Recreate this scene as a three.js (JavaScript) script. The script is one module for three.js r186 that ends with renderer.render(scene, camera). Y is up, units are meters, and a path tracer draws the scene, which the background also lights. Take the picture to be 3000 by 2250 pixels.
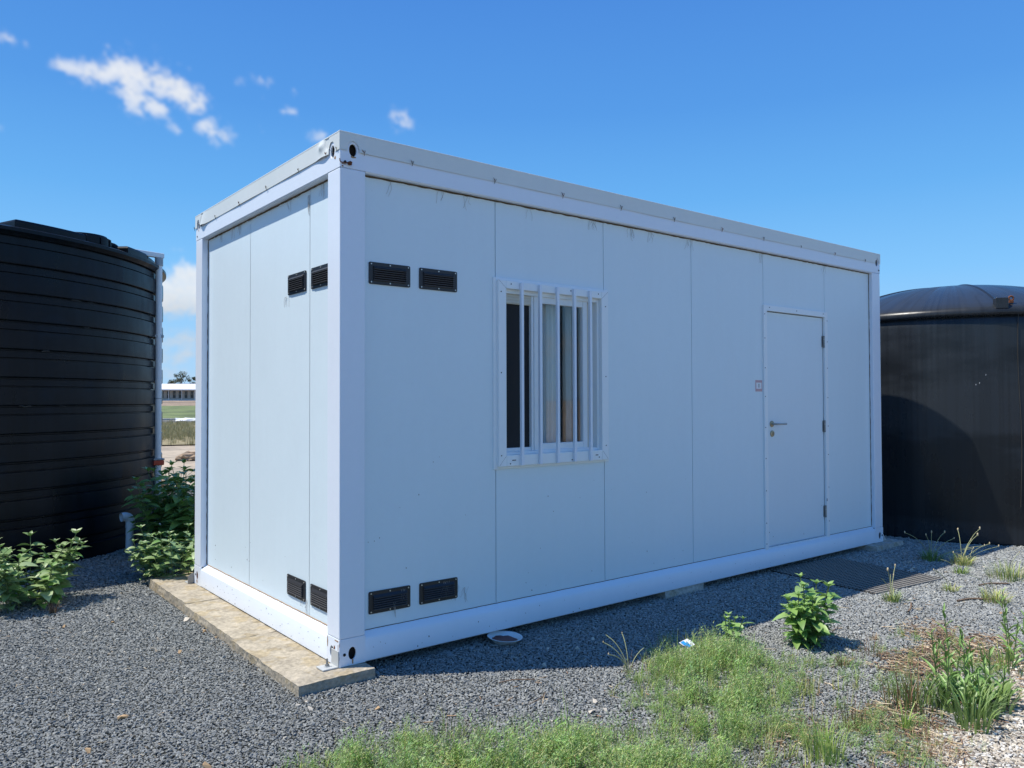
import * as THREE from 'three';
import { mergeGeometries, toCreasedNormals } from 'three/addons/utils/BufferGeometryUtils.js';
import { RoundedBoxGeometry } from 'three/addons/geometries/RoundedBoxGeometry.js';
import { ConvexGeometry } from 'three/addons/geometries/ConvexGeometry.js';

/* ---------- camera, sky, sun, exposure ---------- */
const scene = new THREE.Scene();
const camera = new THREE.PerspectiveCamera(52.05, 4 / 3, 0.05, 5000);
camera.position.set(-1.9453, 1.5176, 3.9629);
camera.rotation.set(0.0208, -0.672, -0.0031, 'YXZ');
const renderer = new THREE.WebGLRenderer({ antialias: true });
renderer.toneMapping = THREE.LinearToneMapping;
renderer.toneMappingExposure = 1.14;
renderer.shadowMap.enabled = true;

const SUN = new THREE.Vector3(-1.32, 3.0, -0.83).normalize();
const sun = new THREE.DirectionalLight(new THREE.Color(1.0, 0.95, 0.85), 5.0);
sun.position.copy(SUN).multiplyScalar(40);
sun.target.position.set(2, 0, -1);
sun.position.add(sun.target.position);
sun.castShadow = true;
sun.shadow.mapSize.set(4096, 4096);
Object.assign(sun.shadow.camera, { left: -16, right: 16, top: 16, bottom: -16, near: 1, far: 90 });
scene.add(sun, sun.target);

/* ---------- helpers ---------- */
function rng(seed) { let a = seed >>> 0; return () => { a = (a + 0x6d2b79f5) | 0; let t = Math.imul(a ^ (a >>> 15), 1 | a); t = (t + Math.imul(t ^ (t >>> 7), 61 | t)) ^ t; return ((t ^ (t >>> 14)) >>> 0) / 4294967296; }; }
const lerp = (a, b, t) => a + (b - a) * t, clamp = (x, a = 0, b = 1) => Math.min(b, Math.max(a, x));
const sstep = (a, b, x) => { const t = clamp((x - a) / (b - a)); return t * t * (3 - 2 * t); };
const H3 = (x, y, z) => { let h = Math.imul(x, 374761393) ^ Math.imul(y, 668265263) ^ Math.imul(z, 2147483647 - 1013); h = Math.imul(h ^ (h >>> 13), 1274126177); return ((h ^ (h >>> 16)) >>> 0) / 4294967296; };
function noise2(x, y, per = 0, s = 0) {                     // value noise, tiling when per > 0
  const xi = Math.floor(x), yi = Math.floor(y), fx = x - xi, fy = y - yi, u = fx * fx * (3 - 2 * fx), v = fy * fy * (3 - 2 * fy);
  const m = (k) => (per ? ((k % per) + per) % per : k);
  return lerp(lerp(H3(m(xi), m(yi), s), H3(m(xi + 1), m(yi), s), u), lerp(H3(m(xi), m(yi + 1), s), H3(m(xi + 1), m(yi + 1), s), u), v);
}
function noise3(x, y, z) {
  const xi = Math.floor(x), yi = Math.floor(y), zi = Math.floor(z), fx = x - xi, fy = y - yi, fz = z - zi;
  const u = fx * fx * (3 - 2 * fx), v = fy * fy * (3 - 2 * fy), w = fz * fz * (3 - 2 * fz), h = (a, b, c) => H3(xi + a, yi + b, zi + c);
  return lerp(lerp(lerp(h(0, 0, 0), h(1, 0, 0), u), lerp(h(0, 1, 0), h(1, 1, 0), u), v), lerp(lerp(h(0, 0, 1), h(1, 0, 1), u), lerp(h(0, 1, 1), h(1, 1, 1), u), v), w);
}
const fbm3 = (x, y, z, n = 5) => { let a = 0.5, s = 0, t = 0; for (let i = 0; i < n; i++) { s += a * noise3(x, y, z); t += a; a *= 0.55; x *= 2.07; y *= 2.07; z *= 2.07; } return s / t; };
const fbm2 = (x, y, per = 0, n = 5, s = 0) => { let a = 0.5, r = 0, t = 0, p = per; for (let i = 0; i < n; i++) { r += a * noise2(x, y, p, s + i); t += a; a *= 0.55; x *= 2; y *= 2; p *= 2; } return r / t; };

/* ---------- the sky: clear summer blue with scattered small clouds ---------- */
{
  const W = 2048, H = 1024, data = new Float32Array(W * H * 4);
  // colour of clear air by elevation in degrees (linear)
  const stops = [[-90, .30, .34, .36], [-2, .40, .52, .66], [0, .46, .69, .93], [4, .36, .65, .97], [8.5, .235, .57, .98], [14, .145, .445, .90], [20, .098, .335, .81], [28, .074, .262, .73], [45, .060, .215, .66], [90, .050, .185, .60]];
  const air = (e) => { let i = 1; while (i < stops.length - 1 && stops[i][0] < e) i++; const a = stops[i - 1], b = stops[i], t = clamp((e - a[0]) / (b[0] - a[0])); return [1, 2, 3].map((k) => lerp(a[k], b[k], t)); };
  // cloud strokes: azimuth, elevation of both ends (degrees, azimuth from -z towards +x), half width, strength
  const strokes = [
    [8.3, 20.5, 10.8, 20.3, .32, .9], [10.2, 20.35, 12.4, 20.75, .6, 1], [11.6, 20.9, 13.6, 20.6, .75, 1.05], [12.4, 20.2, 12.9, 19.3, .7, 1.05], [12.8, 19.3, 14.25, 18.9, .5, .95],
    [13.4, 20.6, 15.3, 20.3, .7, 1.1], [15.0, 20.3, 16.3, 19.55, .6, 1.1], [15.7, 19.6, 16.7, 19.3, .4, .95], [17.0, 18.2, 18.5, 17.6, .42, .85], [14.8, 18.0, 15.5, 17.55, .2, .5],
    [19.1, 21.1, 19.4, 21.15, .22, .5], [20.6, 21.45, 21.2, 21.3, .26, .65], [20.0, 21.7, 21.9, 21.7, .16, .4], [22.8, 20.95, 22.9, 20.8, .16, .4], [20.9, 20.35, 21.3, 20.15, .16, .45], [22.2, 19.65, 23.0, 19.65, .2, .6], [23.0, 19.25, 23.3, 19.2, .14, .4], [20.6, 18.4, 20.9, 18.2, .15, .4],
    [30.2, 19.9, 31.1, 19.4, .42, .75], [30.2, 18.9, 30.5, 18.8, .26, .5], [24.2, 18.1, 24.9, 18.2, .36, .55], [5.0, 21.5, 6.3, 21.35, .24, .65], [4.9, 16.4, 5.5, 16.4, .12, .5],
    [14.2, 7.0, 16.6, 7.1, 1.1, 1.35], [15.8, 8.0, 16.8, 7.7, .95, 1.4], [66.3, 7.85, 67.2, 7.8, .2, .5], [13, 4.3, 20, 4.2, .6, .7], [10, 3.0, 22, 2.9, .55, .7], [8, 1.9, 24, 1.9, .5, .6],
    [-24, 8, -19, 8.4, 1.4, 1.2], [-60, 12, -52, 11, 1.6, 1.1], [104, 6, 112, 6.5, 1.3, 1.2], [128, 12, 133, 11.4, 1.2, 1.1], [146, 8, 152, 8.6, 1.5, 1.2], [168, 17, 176, 16, 1.4, 1], [-150, 9, -141, 10, 1.6, 1.2], [-112, 7, -104, 7, 1.3, 1.1], [136, 4, 160, 4, .8, .8],
  ];
  const RAD = Math.PI / 180;
  for (let j = 0; j < H; j++) {
    const el = ((j + 0.5) / H - 0.5) * 180, base = air(el), ce = Math.cos(el * RAD);
    for (let i = 0; i < W; i++) {
      const ph = ((i + 0.5) / W - 0.5) * 2 * Math.PI, x = Math.cos(ph) * ce, z = Math.sin(ph) * ce, y = Math.sin(el * RAD), o = (j * W + i) * 4;
      let az = Math.atan2(x, -z) / RAD, r = base[0], g = base[1], b = base[2];
      if (el > -1 && el < 27) {
        let m = 0;
        for (const [a0, e0, a1, e1, w, s] of strokes) {
          if (Math.abs(el - (e0 + e1) / 2) > 4 * w + Math.abs(e1 - e0)) continue;
          let da = az - a0; if (da > 180) da -= 360; if (da < -180) da += 360;
          const dx = (a1 - a0) * ce, dy = e1 - e0, px = da * ce, py = el - e0, t = clamp((px * dx + py * dy) / (dx * dx + dy * dy + 1e-6));
          const d = Math.hypot(px - t * dx, py - t * dy) / w; if (d < 4) m = Math.max(m, s * Math.exp(-d * d * 0.42));
        }
        if (m > 0.02) {
          const sc = el < 10 ? 30 : 75, wx = fbm3(x * sc * .7, y * sc * .7, z * sc * .7, 3), wy = fbm3(x * sc * .7 + 9, y * sc * .7 + 4, z * sc * .7, 3);
          const n = fbm3(x * sc + wx * 3, y * sc * 1.6 + wy * 3, z * sc - wx * 2, 6), f = fbm3(x * 260 + wy * 5, y * 420 + wx * 5, z * 260, 3);
          const d = sstep(0.34, 1.12, m * 1.12 + (n - .5) * 1.75 + (f - .5) * .8) * sstep(0, .25, m);
          const a = d * lerp(.4, .93, clamp(m * m)) * lerp(.7, 1.05, f), top = el < 10 ? sstep(5.2, 8, el) : 1, v = lerp(0.70, 0.93, top) * lerp(0.9, 1.06, n);
          r = lerp(r, v * 0.97, a); g = lerp(g, v * 0.985, a); b = lerp(b, v, a);
        }
      }
      data[o] = r * .88; data[o + 1] = g * .88; data[o + 2] = b * .88; data[o + 3] = 1;
    }
  }
  const t = new THREE.DataTexture(data, W, H, THREE.RGBAFormat, THREE.FloatType);
  t.mapping = THREE.EquirectangularReflectionMapping; t.magFilter = THREE.LinearFilter; t.minFilter = THREE.LinearFilter; t.wrapS = THREE.RepeatWrapping; t.needsUpdate = true;
  scene.background = t; scene.environment = t;
}

/* ---------- object helpers ---------- */
const used = new Map();
function numbered(n) { const k = used.get(n) || 0; used.set(n, k + 1); return k ? `${n}_${String(k).padStart(3, '0')}` : n; }
function sh(o) { o.castShadow = true; o.receiveShadow = true; return o; }
function part(parent, name, geo, m) { const o = sh(new THREE.Mesh(geo, m)); o.name = name; parent.add(o); return o; }
function thing(name, label, category, [x, y, z] = [0, 0, 0], turn = 0, group) {
  const o = new THREE.Group(); o.name = numbered(name); o.position.set(x, y, z); o.rotation.y = turn; o.userData = { label, category };
  if (group) o.userData.group = group; scene.add(o); return o;
}
function single(name, label, category, geo, m, pos = [0, 0, 0], group) { const o = sh(new THREE.Mesh(geo, m)); o.name = numbered(name); o.position.set(...pos); o.userData = { label, category }; if (group) o.userData.group = group; scene.add(o); return o; }
function structure(name, geo, m) { const o = sh(new THREE.Mesh(geo, m)); o.name = name; o.userData = { kind: 'structure' }; scene.add(o); return o; }
function uvBox(g) {                                         // texture coordinates in metres, by the way each face points
  g = g.index ? g.toNonIndexed() : g; const p = g.attributes.position, uv = new Float32Array(p.count * 2), a = new THREE.Vector3(), b = new THREE.Vector3(), c = new THREE.Vector3(), n = new THREE.Vector3();
  for (let i = 0; i < p.count; i += 3) {
    a.fromBufferAttribute(p, i); b.fromBufferAttribute(p, i + 1); c.fromBufferAttribute(p, i + 2); n.crossVectors(b.clone().sub(a), c.clone().sub(a));
    const ax = Math.abs(n.x), ay = Math.abs(n.y), az = Math.abs(n.z);
    [a, b, c].forEach((v, k) => { const [s, t] = ay >= ax && ay >= az ? [v.x, v.z] : ax >= az ? [v.z, v.y] : [v.x, v.y]; uv[(i + k) * 2] = s; uv[(i + k) * 2 + 1] = t; });
  }
  g.setAttribute('uv', new THREE.BufferAttribute(uv, 2)); return g;
}
function box(x0, x1, y0, y1, z0, z1, r = 0) {
  const w = x1 - x0, h = y1 - y0, d = z1 - z0, g = r ? new RoundedBoxGeometry(w, h, d, 2, Math.min(r, w / 2.01, h / 2.01, d / 2.01)) : new THREE.BoxGeometry(w, h, d);
  g.translate((x0 + x1) / 2, (y0 + y1) / 2, (z0 + z1) / 2); return uvBox(g);
}
const V = (x, y, z) => new THREE.Vector3(x, y, z);
function tube(pts, r, seg = 12, rad = 8, closed = false) { return new THREE.TubeGeometry(new THREE.CatmullRomCurve3(pts.map((p) => V(...p))), seg, r, rad, closed); }
function merge(list) { return mergeGeometries(list.map((g) => { const k = g.index ? g.toNonIndexed() : g; for (const n of Object.keys(k.attributes)) if (!['position', 'normal', 'uv', 'color'].includes(n)) k.deleteAttribute(n); return k; })); }
function cyl(r0, r1, h, seg = 16) { return new THREE.CylinderGeometry(r1, r0, h, seg); }

/* ---------- textures ---------- */
function tex(n, f, rep = 1, srgb = false) {                 // f(u, v) -> [r, g, b] linear 0..1, tiling
  const d = new Uint8Array(n * n * 4);
  for (let j = 0; j < n; j++) for (let i = 0; i < n; i++) { const c = f((i + .5) / n, (j + .5) / n), o = (j * n + i) * 4; for (let k = 0; k < 3; k++) { let v = clamp(c[k]); if (srgb) v = v <= 0.0031308 ? v * 12.92 : 1.055 * Math.pow(v, 1 / 2.4) - 0.055; d[o + k] = Math.round(v * 255); } d[o + 3] = 255; }
  const t = new THREE.DataTexture(d, n, n); t.wrapS = t.wrapT = THREE.RepeatWrapping; t.magFilter = THREE.LinearFilter; t.minFilter = THREE.LinearFilter; t.repeat.set(rep, rep); if (srgb) t.colorSpace = THREE.SRGBColorSpace; t.needsUpdate = true; return t;
}
const grey = (v) => [v, v, v];
const tDirt = tex(512, (u, v) => {                          // weathered paint: faint blotches, a few specks
  const a = fbm2(u * 5, v * 5, 5, 5, 3), f = fbm2(u * 64, v * 64, 64, 2, 11), k = noise2(u * 150, v * 150, 150, 31) > 0.985 ? 0.93 : 1, s = noise2(u * 40, v * 3, 40, 5);
  const l = (0.975 + 0.022 * (a - .5) + 0.016 * (f - .5) + 0.012 * (s - .5)) * k; return [l, l * 0.998, l * 0.99];
}, 0.55, true);
const tPaintBump = tex(256, (u, v) => grey(fbm2(u * 4, v * 4, 4, 4, 8)), 0.8);
const tPaintRough = tex(256, (u, v) => grey(0.85 + 0.16 * (fbm2(u * 6, v * 6, 6, 5, 2) - .5)), 0.7);
const tConc = tex(512, (u, v) => { const a = fbm2(u * 8, v * 8, 8, 6, 21), b = fbm2(u * 60, v * 60, 60, 3, 4), c = fbm2(u * 14, v * 14, 14, 4, 7); const l = 0.56 + 0.34 * (a - .5) + 0.42 * (b - .5); const w = sstep(.5, .66, c); return [l * lerp(1, .93, w), l * lerp(.98, .86, w), l * lerp(.93, .7, w)]; }, 0.9, true);
const tConcBump = tex(512, (u, v) => grey(0.5 * fbm2(u * 10, v * 10, 10, 5, 14) + 0.5 * fbm2(u * 60, v * 60, 60, 2, 15)), 0.9);
const tPlastic = tex(512, (u, v) => { const a = fbm2(u * 5, v * 7, 7, 5, 41), s = fbm2(u * 60, v * 3, 60, 3, 44), d = sstep(.56, .75, a); const l = 0.62 + 0.5 * (s - .5) + 0.55 * d; return [l, l, l]; }, 0.45, true);
const tDust = tex(512, (u, v) => { const b = fbm2(u * 2, v * 6, 6, 5, 141), s = fbm2(u * 90, v * 2, 90, 3, 144), d = sstep(.46, .68, b) * (.55 + .9 * s), l = 0.45 + 0.25 * (s - .5) + .55 * d; return [l, l * .99, l * .97]; }, 0.38, true);
const tPlasticRough = tex(512, (u, v) => grey(0.62 + 0.6 * (fbm2(u * 5, v * 7, 7, 5, 41) - .5) + 0.25 * (fbm2(u * 60, v * 4, 60, 3, 47) - .5)), 0.45);
const tGravel = tex(1024, (u, v) => { const n = 96, x = u * n, y = v * n; let best = 9, id = 0; for (let a = -1; a <= 1; a++) for (let b = -1; b <= 1; b++) { const cx = Math.floor(x) + a, cy = Math.floor(y) + b, mx = ((cx % n) + n) % n, my = ((cy % n) + n) % n, d = Math.hypot(x - cx - H3(mx, my, 1), y - cy - H3(mx, my, 2)); if (d < best) { best = d; id = H3(mx, my, 3); } } const l = (0.35 + 0.75 * id * id) * (1 - 0.75 * sstep(.35, .8, best)); return [l * .93, l * .98, l]; }, 0.62, true);
const tGravelBump = tex(512, (u, v) => grey(fbm2(u * 64, v * 64, 64, 2, 61)), 1.2);
const tSand = tex(512, (u, v) => { const a = fbm2(u * 5, v * 5, 5, 6, 71), b = fbm2(u * 50, v * 50, 50, 2, 72), l = 0.6 + 0.6 * (a - .5) + 0.3 * (b - .5); return [l, l * lerp(.90, .85, a), l * lerp(.75, .68, a)]; }, 0.12, true);
const tLawn = tex(256, (u, v) => { const a = fbm2(u * 8, v * 8, 8, 5, 81), l = 0.55 + 0.9 * (a - .5); return [l * lerp(1, 1.15, a), l, l * .5]; }, 0.06, true);

/* ---------- materials ---------- */
const std = (r, g, b, rough = 0.6, extra = {}) => { const m = new THREE.MeshStandardMaterial({ roughness: rough, ...extra }); m.color.setRGB(r, g, b); return m; };
const matte = (r, g, b, rough, spec, extra = {}) => { const m = new THREE.MeshPhysicalMaterial({ roughness: rough, specularIntensity: spec, ...extra }); m.color.setRGB(r, g, b); return m; };
const leafy = (r, g, b, rough = 0.6, tr = 0.32) => { const m = new THREE.MeshPhysicalMaterial({ roughness: rough, transmission: tr, thickness: 0, side: THREE.DoubleSide }); m.color.setRGB(r, g, b); return m; };
const M = {
  panel: std(.705, .815, .865, .45, { map: tDirt, roughnessMap: tPaintRough, bumpMap: tPaintBump, bumpScale: 0.0016 }),
  post: std(.77, .83, .91, .36, { map: tDirt, roughnessMap: tPaintRough, bumpMap: tPaintBump, bumpScale: 0.001 }),
  cap: std(.70, .735, .71, .45, { map: tDirt, roughnessMap: tPaintRough }),
  frame: std(.82, .87, .89, .35, { map: tDirt }),
  door: std(.71, .805, .855, .4, { map: tDirt, roughnessMap: tPaintRough, bumpMap: tPaintBump, bumpScale: 0.001 }),
  cream: std(.62, .60, .52, .6),
  dark: std(.012, .012, .014, .8), hole: std(.02, .014, .011, .95), groove: std(.10, .11, .12, .9),
  vent: std(.017, .018, .022, .42), slat: std(.06, .061, .067, .55), screen: std(.011, .012, .014, .75), screw: std(.55, .55, .52, .35, { metalness: .7 }),
  steel: std(.45, .45, .44, .3, { metalness: .85 }), steelDull: std(.30, .30, .29, .5, { metalness: .6 }), brass: std(.42, .36, .24, .38, { metalness: .7 }),
  galv: std(.52, .54, .54, .5, { metalness: .35 }), rust: std(.16, .055, .022, .9), rustPale: std(.34, .21, .11, .9), grime: std(.105, .078, .05, .95), web: std(.42, .40, .37, .95),
  curtain: std(.50, .56, .56, .9, { side: THREE.DoubleSide }), conc: std(.64, .57, .46, .9, { map: tConc, bumpMap: tConcBump, bumpScale: 0.012 }), concGrey: std(.78, .75, .70, .92, { map: tConc, bumpMap: tConcBump, bumpScale: 0.012 }),
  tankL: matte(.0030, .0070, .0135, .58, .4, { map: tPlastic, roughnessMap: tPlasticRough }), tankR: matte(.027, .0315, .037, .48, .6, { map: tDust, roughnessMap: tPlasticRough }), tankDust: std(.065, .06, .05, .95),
  pvc: std(.74, .76, .77, .35, { map: tDirt }), pvcGrey: std(.33, .35, .36, .45), red: std(.55, .07, .03, .5), gravelBed: matte(.19, .195, .182, .95, .3, { map: tGravel, bumpMap: tGravelBump, bumpScale: 0.01 }),
  sand: std(.66, .62, .56, .95, { map: tSand }), dryGrass: std(.42, .40, .26, .95, { map: tSand }), lawn: std(.22, .30, .2, .95, { map: tLawn }), road: std(.17, .17, .18, .9), kerb: std(.42, .41, .38, .85), earth: std(.46, .39, .33, .95, { map: tSand }),
  rubber: std(.05, .047, .043, .8), rubberDust: std(.22, .205, .18, .95), plate: std(.72, .74, .74, .3), food: std(.19, .07, .055, .6), label: std(.58, .36, .36, .6), paper: std(.8, .8, .8, .6), ink: std(.015, .015, .02, .6),
  blue: std(.03, .3, .72, .35), white: std(.85, .85, .85, .4),
  glass: new THREE.MeshPhysicalMaterial({ transmission: 1, thickness: 0, roughness: 0.015, ior: 1.52, color: 0xffffff }),
  farWall: std(.42, .40, .35, .8), farRoof: std(.72, .73, .74, .5), farGlass: std(.02, .025, .03, .15), farWhite: std(.75, .75, .73, .6), farDark: std(.09, .095, .1, .8), bark: std(.12, .09, .065, .9), steelPost: std(.12, .12, .125, .6),
};
const G = 0.065;                                            // the container stands this far above the gravel

/* ---------- ground and far terrain ---------- */
{
  const g = new THREE.PlaneGeometry(3000, 3000); g.rotateX(-Math.PI / 2); g.translate(0, -0.04, 0); structure('ground', uvBox(g), M.sand);
  const y = new THREE.PlaneGeometry(30, 20, 150, 100); y.rotateX(-Math.PI / 2); y.translate(1.5, 0, -0.5);
  const p = y.attributes.position; for (let i = 0; i < p.count; i++) p.setY(i, -0.012 + 0.006 * (fbm2(p.getX(i) * 1.3 + 40, p.getZ(i) * 1.3 + 40, 0, 3) - .5)); y.computeVertexNormals();
  structure('gravel_yard', uvBox(y), M.gravelBed);
}
const D0 = V(0.269, 0, -0.963), SIDE = V(0.963, 0, 0.269), EYE = V(-1.9453, 0, 3.9629);   // the way the gap beside the container looks out over the site
const far = (d, s, y = 0) => EYE.clone().addScaledVector(D0, d).addScaledVector(SIDE, s).setY(y);
function band(name, d0, y0, d1, y1, m, half = 170) {
  const g = new THREE.BufferGeometry(), a = far(d0, -half, y0), b = far(d0, half, y0), c = far(d1, half, y1), d = far(d1, -half, y1), P = [];
  for (const v of [a, b, c, a, c, d]) P.push(v.x, v.y, v.z); g.setAttribute('position', new THREE.Float32BufferAttribute(P, 3)); g.computeVertexNormals(); return structure(name, uvBox(g), m);
}
band('dry_field', 30, 0, 60.5, 0, M.dryGrass); band('road', 60.5, 0.004, 70, 0.004, M.road); band('road_kerb', 70, 0.12, 70.6, 0.13, M.kerb); band('road_kerb_face', 70, 0.0, 70.01, 0.12, M.kerb);
band('grass_verge', 70.6, 0.125, 200, 0.5, M.lawn); band('earth_bank', 200, 0.5, 238, 1.68, M.earth); band('building_pad', 238, 1.68, 430, 1.95, M.earth);

/* ---------- gravel stones ---------- */
const inBox = (x, z, [x0, x1, z0, z1]) => x > x0 && x < x1 && z > z0 && z < z1;
const TANK_L = [-2.05, -6.79, 2.8], TANK_R = [8.5, -0.30, 1.8];
function chip(seed, n = 9, flat = 0.5) { const r = rng(seed), pts = []; for (let i = 0; i < n; i++) { const a = r() * 6.283, e = Math.asin(2 * r() - 1), k = .75 + .35 * r(); pts.push(V(Math.cos(a) * Math.cos(e) * k * .62, Math.sin(e) * k * flat * .6, Math.sin(a) * Math.cos(e) * k * .48)); } const g = new ConvexGeometry(pts); g.deleteAttribute('uv'); return g; }
// ground cover by place: 0 none .. 1 thick; pebbles by the path corner
function poly(x, z, pts) { let inside = false, d = 1e9; for (let i = 0, j = pts.length - 1; i < pts.length; j = i++) { const [xi, zi] = pts[i], [xj, zj] = pts[j]; if (zi > z !== zj > z && x < ((xj - xi) * (z - zi)) / (zj - zi) + xi) inside = !inside; const ex = xj - xi, ez = zj - zi, t = clamp(((x - xi) * ex + (z - zi) * ez) / (ex * ex + ez * ez)); d = Math.min(d, Math.hypot(x - xi - t * ex, z - zi - t * ez)); } return inside ? d : -d; }
const COVER_A = [[1.15, 1.2], [1.55, .95], [1.95, .86], [2.15, 1.0], [2.12, 1.35], [1.9, 1.6], [1.45, 1.85], [1.0, 1.95], [.72, 1.75], [.85, 1.45]];
const COVER_B = [[-.75, .95], [-.35, .82], [.05, 1.02], [.5, 1.3], [.85, 1.72], [1.1, 2.05], [.7, 2.2], [.2, 1.95], [-.4, 1.5]];
const PEBBLE = [[1.30, 2.66], [1.66, 2.36], [2.05, 2.40], [2.55, 2.30], [3.4, 2.2], [3.6, 3.2], [1.6, 3.4], [1.45, 2.8]];
const STRAW = [[1.75, 1.75], [2.1, 1.5], [2.9, 1.55], [3.6, 1.5], [3.6, 2.0], [2.9, 2.3], [2.3, 2.6], [1.5, 2.75], [.9, 2.3], [1.2, 1.95]];
{
  const r = rng(77), kinds = [1, 2, 3, 4, 5, 6].map((k) => chip(k * 13 + 5, 9 + (k % 3), .42 + .07 * (k % 4))), rows = kinds.map(() => []), peb = [], c = new THREE.Color();
  const keep = (x, z) => {
    const nearEdge = (x + 1.56) * -0.628 + (z - 0.07) * 0.778; if (nearEdge > 0.45) return false;              // well below the picture
    if (inBox(x, z, [-3.4, 0.35, -7.5, 2]) || inBox(x, z, [-3.4, 9, -0.75, 3.6])) { /* yard in view */ } else return false;
    if (inBox(x, z, [-.27, .16, -3.0, .11])) return false;
    if (Math.hypot(x - TANK_L[0], z - TANK_L[1]) < TANK_L[2] || Math.hypot(x - TANK_R[0], z - TANK_R[1]) < TANK_R[2]) return false;
    if (x < -1.6 && z < 0.2 && (x + 1.6) * -1 > 0.3 + (0.2 - z) * 0.42) return false;
    return true;
  };
  const q = new THREE.Quaternion(), e = new THREE.Euler(), m4 = new THREE.Matrix4();
  for (let z = -7.5; z < 3.6;) {
    let row = 0.0118;
    for (let x = -3.4; x < 9;) {
      const d = Math.hypot(x - EYE.x, z - EYE.z), s = 0.0118 * Math.max(1, d / 5.2);
      const xx = x + (r() - .5) * s * 1.3, zz = z + (r() - .5) * s * 1.3; x += s;
      if (z < -0.75 && x > 0.35) break;
      if (!keep(xx, zz)) continue;
      const onPeb = poly(xx, zz, PEBBLE) + 0.22 * (fbm2(xx * 5, zz * 5, 0, 3, 9) - .5) > 0, soil = !onPeb && sstep(-.05, .25, poly(xx, zz, STRAW) + .5 * (fbm2(xx * 3.2 + 3, zz * 3.2, 0, 4, 90) - .5)) * sstep(.42, .54, fbm2(xx * 3.2 + 3, zz * 3.2, 0, 4, 90)) > r() * 1.15, sz = s * (soil ? .7 : 1.08 + .85 * r() * r() + (onPeb ? .4 : 0));
      e.set((r() - .5) * .85, r() * 6.283, (r() - .5) * .85); q.setFromEuler(e);
      m4.compose(V(xx, 0.002 + r() * 0.008, zz), q, V(sz * (1 + .5 * r()), sz * (.8 + .4 * r()), sz * (onPeb ? 1 : .9)));
      const dust = sstep(-.6, 2.4, xx) * (0.6 + 0.8 * fbm2(xx * 2 + 9, zz * 2, 0, 3, 5)), k = r(), v = (0.70 + 0.52 * k * k + 0.16 * r());
      if (onPeb) { const w = r(); c.setRGB(.52 * v, .46 * v, .37 * v); if (w < .3) c.setRGB(.62 * v, .59 * v, .53 * v); if (w > .85) c.setRGB(.28 * v, .24 * v, .2 * v); }
      else if (soil) c.setRGB(.25 * v, .17 * v, .115 * v);
      else { c.setRGB(lerp(.235, .36, dust * .7) * v, lerp(.242, .366, dust * .7) * v, lerp(.232, .348, dust * .7) * v); const w = r(); if (w > .997) c.setRGB(.5, .46, .38); else if (w > .99) c.setRGB(.27, .23, .18); }
      const a = rows[Math.floor(r() * kinds.length)]; a.push([m4.clone(), c.clone()]);
    }
    z += row * Math.max(1, (Math.abs(z - 3.96) + 1) / 6.4);
  }
  const mat = matte(1, 1, 1, .8, .35); let total = 0;
  kinds.forEach((g, k) => { const o = new THREE.InstancedMesh(g, mat, rows[k].length); rows[k].forEach(([m, col], i) => { o.setMatrixAt(i, m); o.setColorAt(i, col); }); o.name = numbered('gravel_stones'); o.userData = { kind: 'stuff', label: 'crushed blue grey gravel covering the yard', category: 'gravel' }; sh(o); scene.add(o); total += rows[k].length; });
  console.log('stones', total);
}

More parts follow.
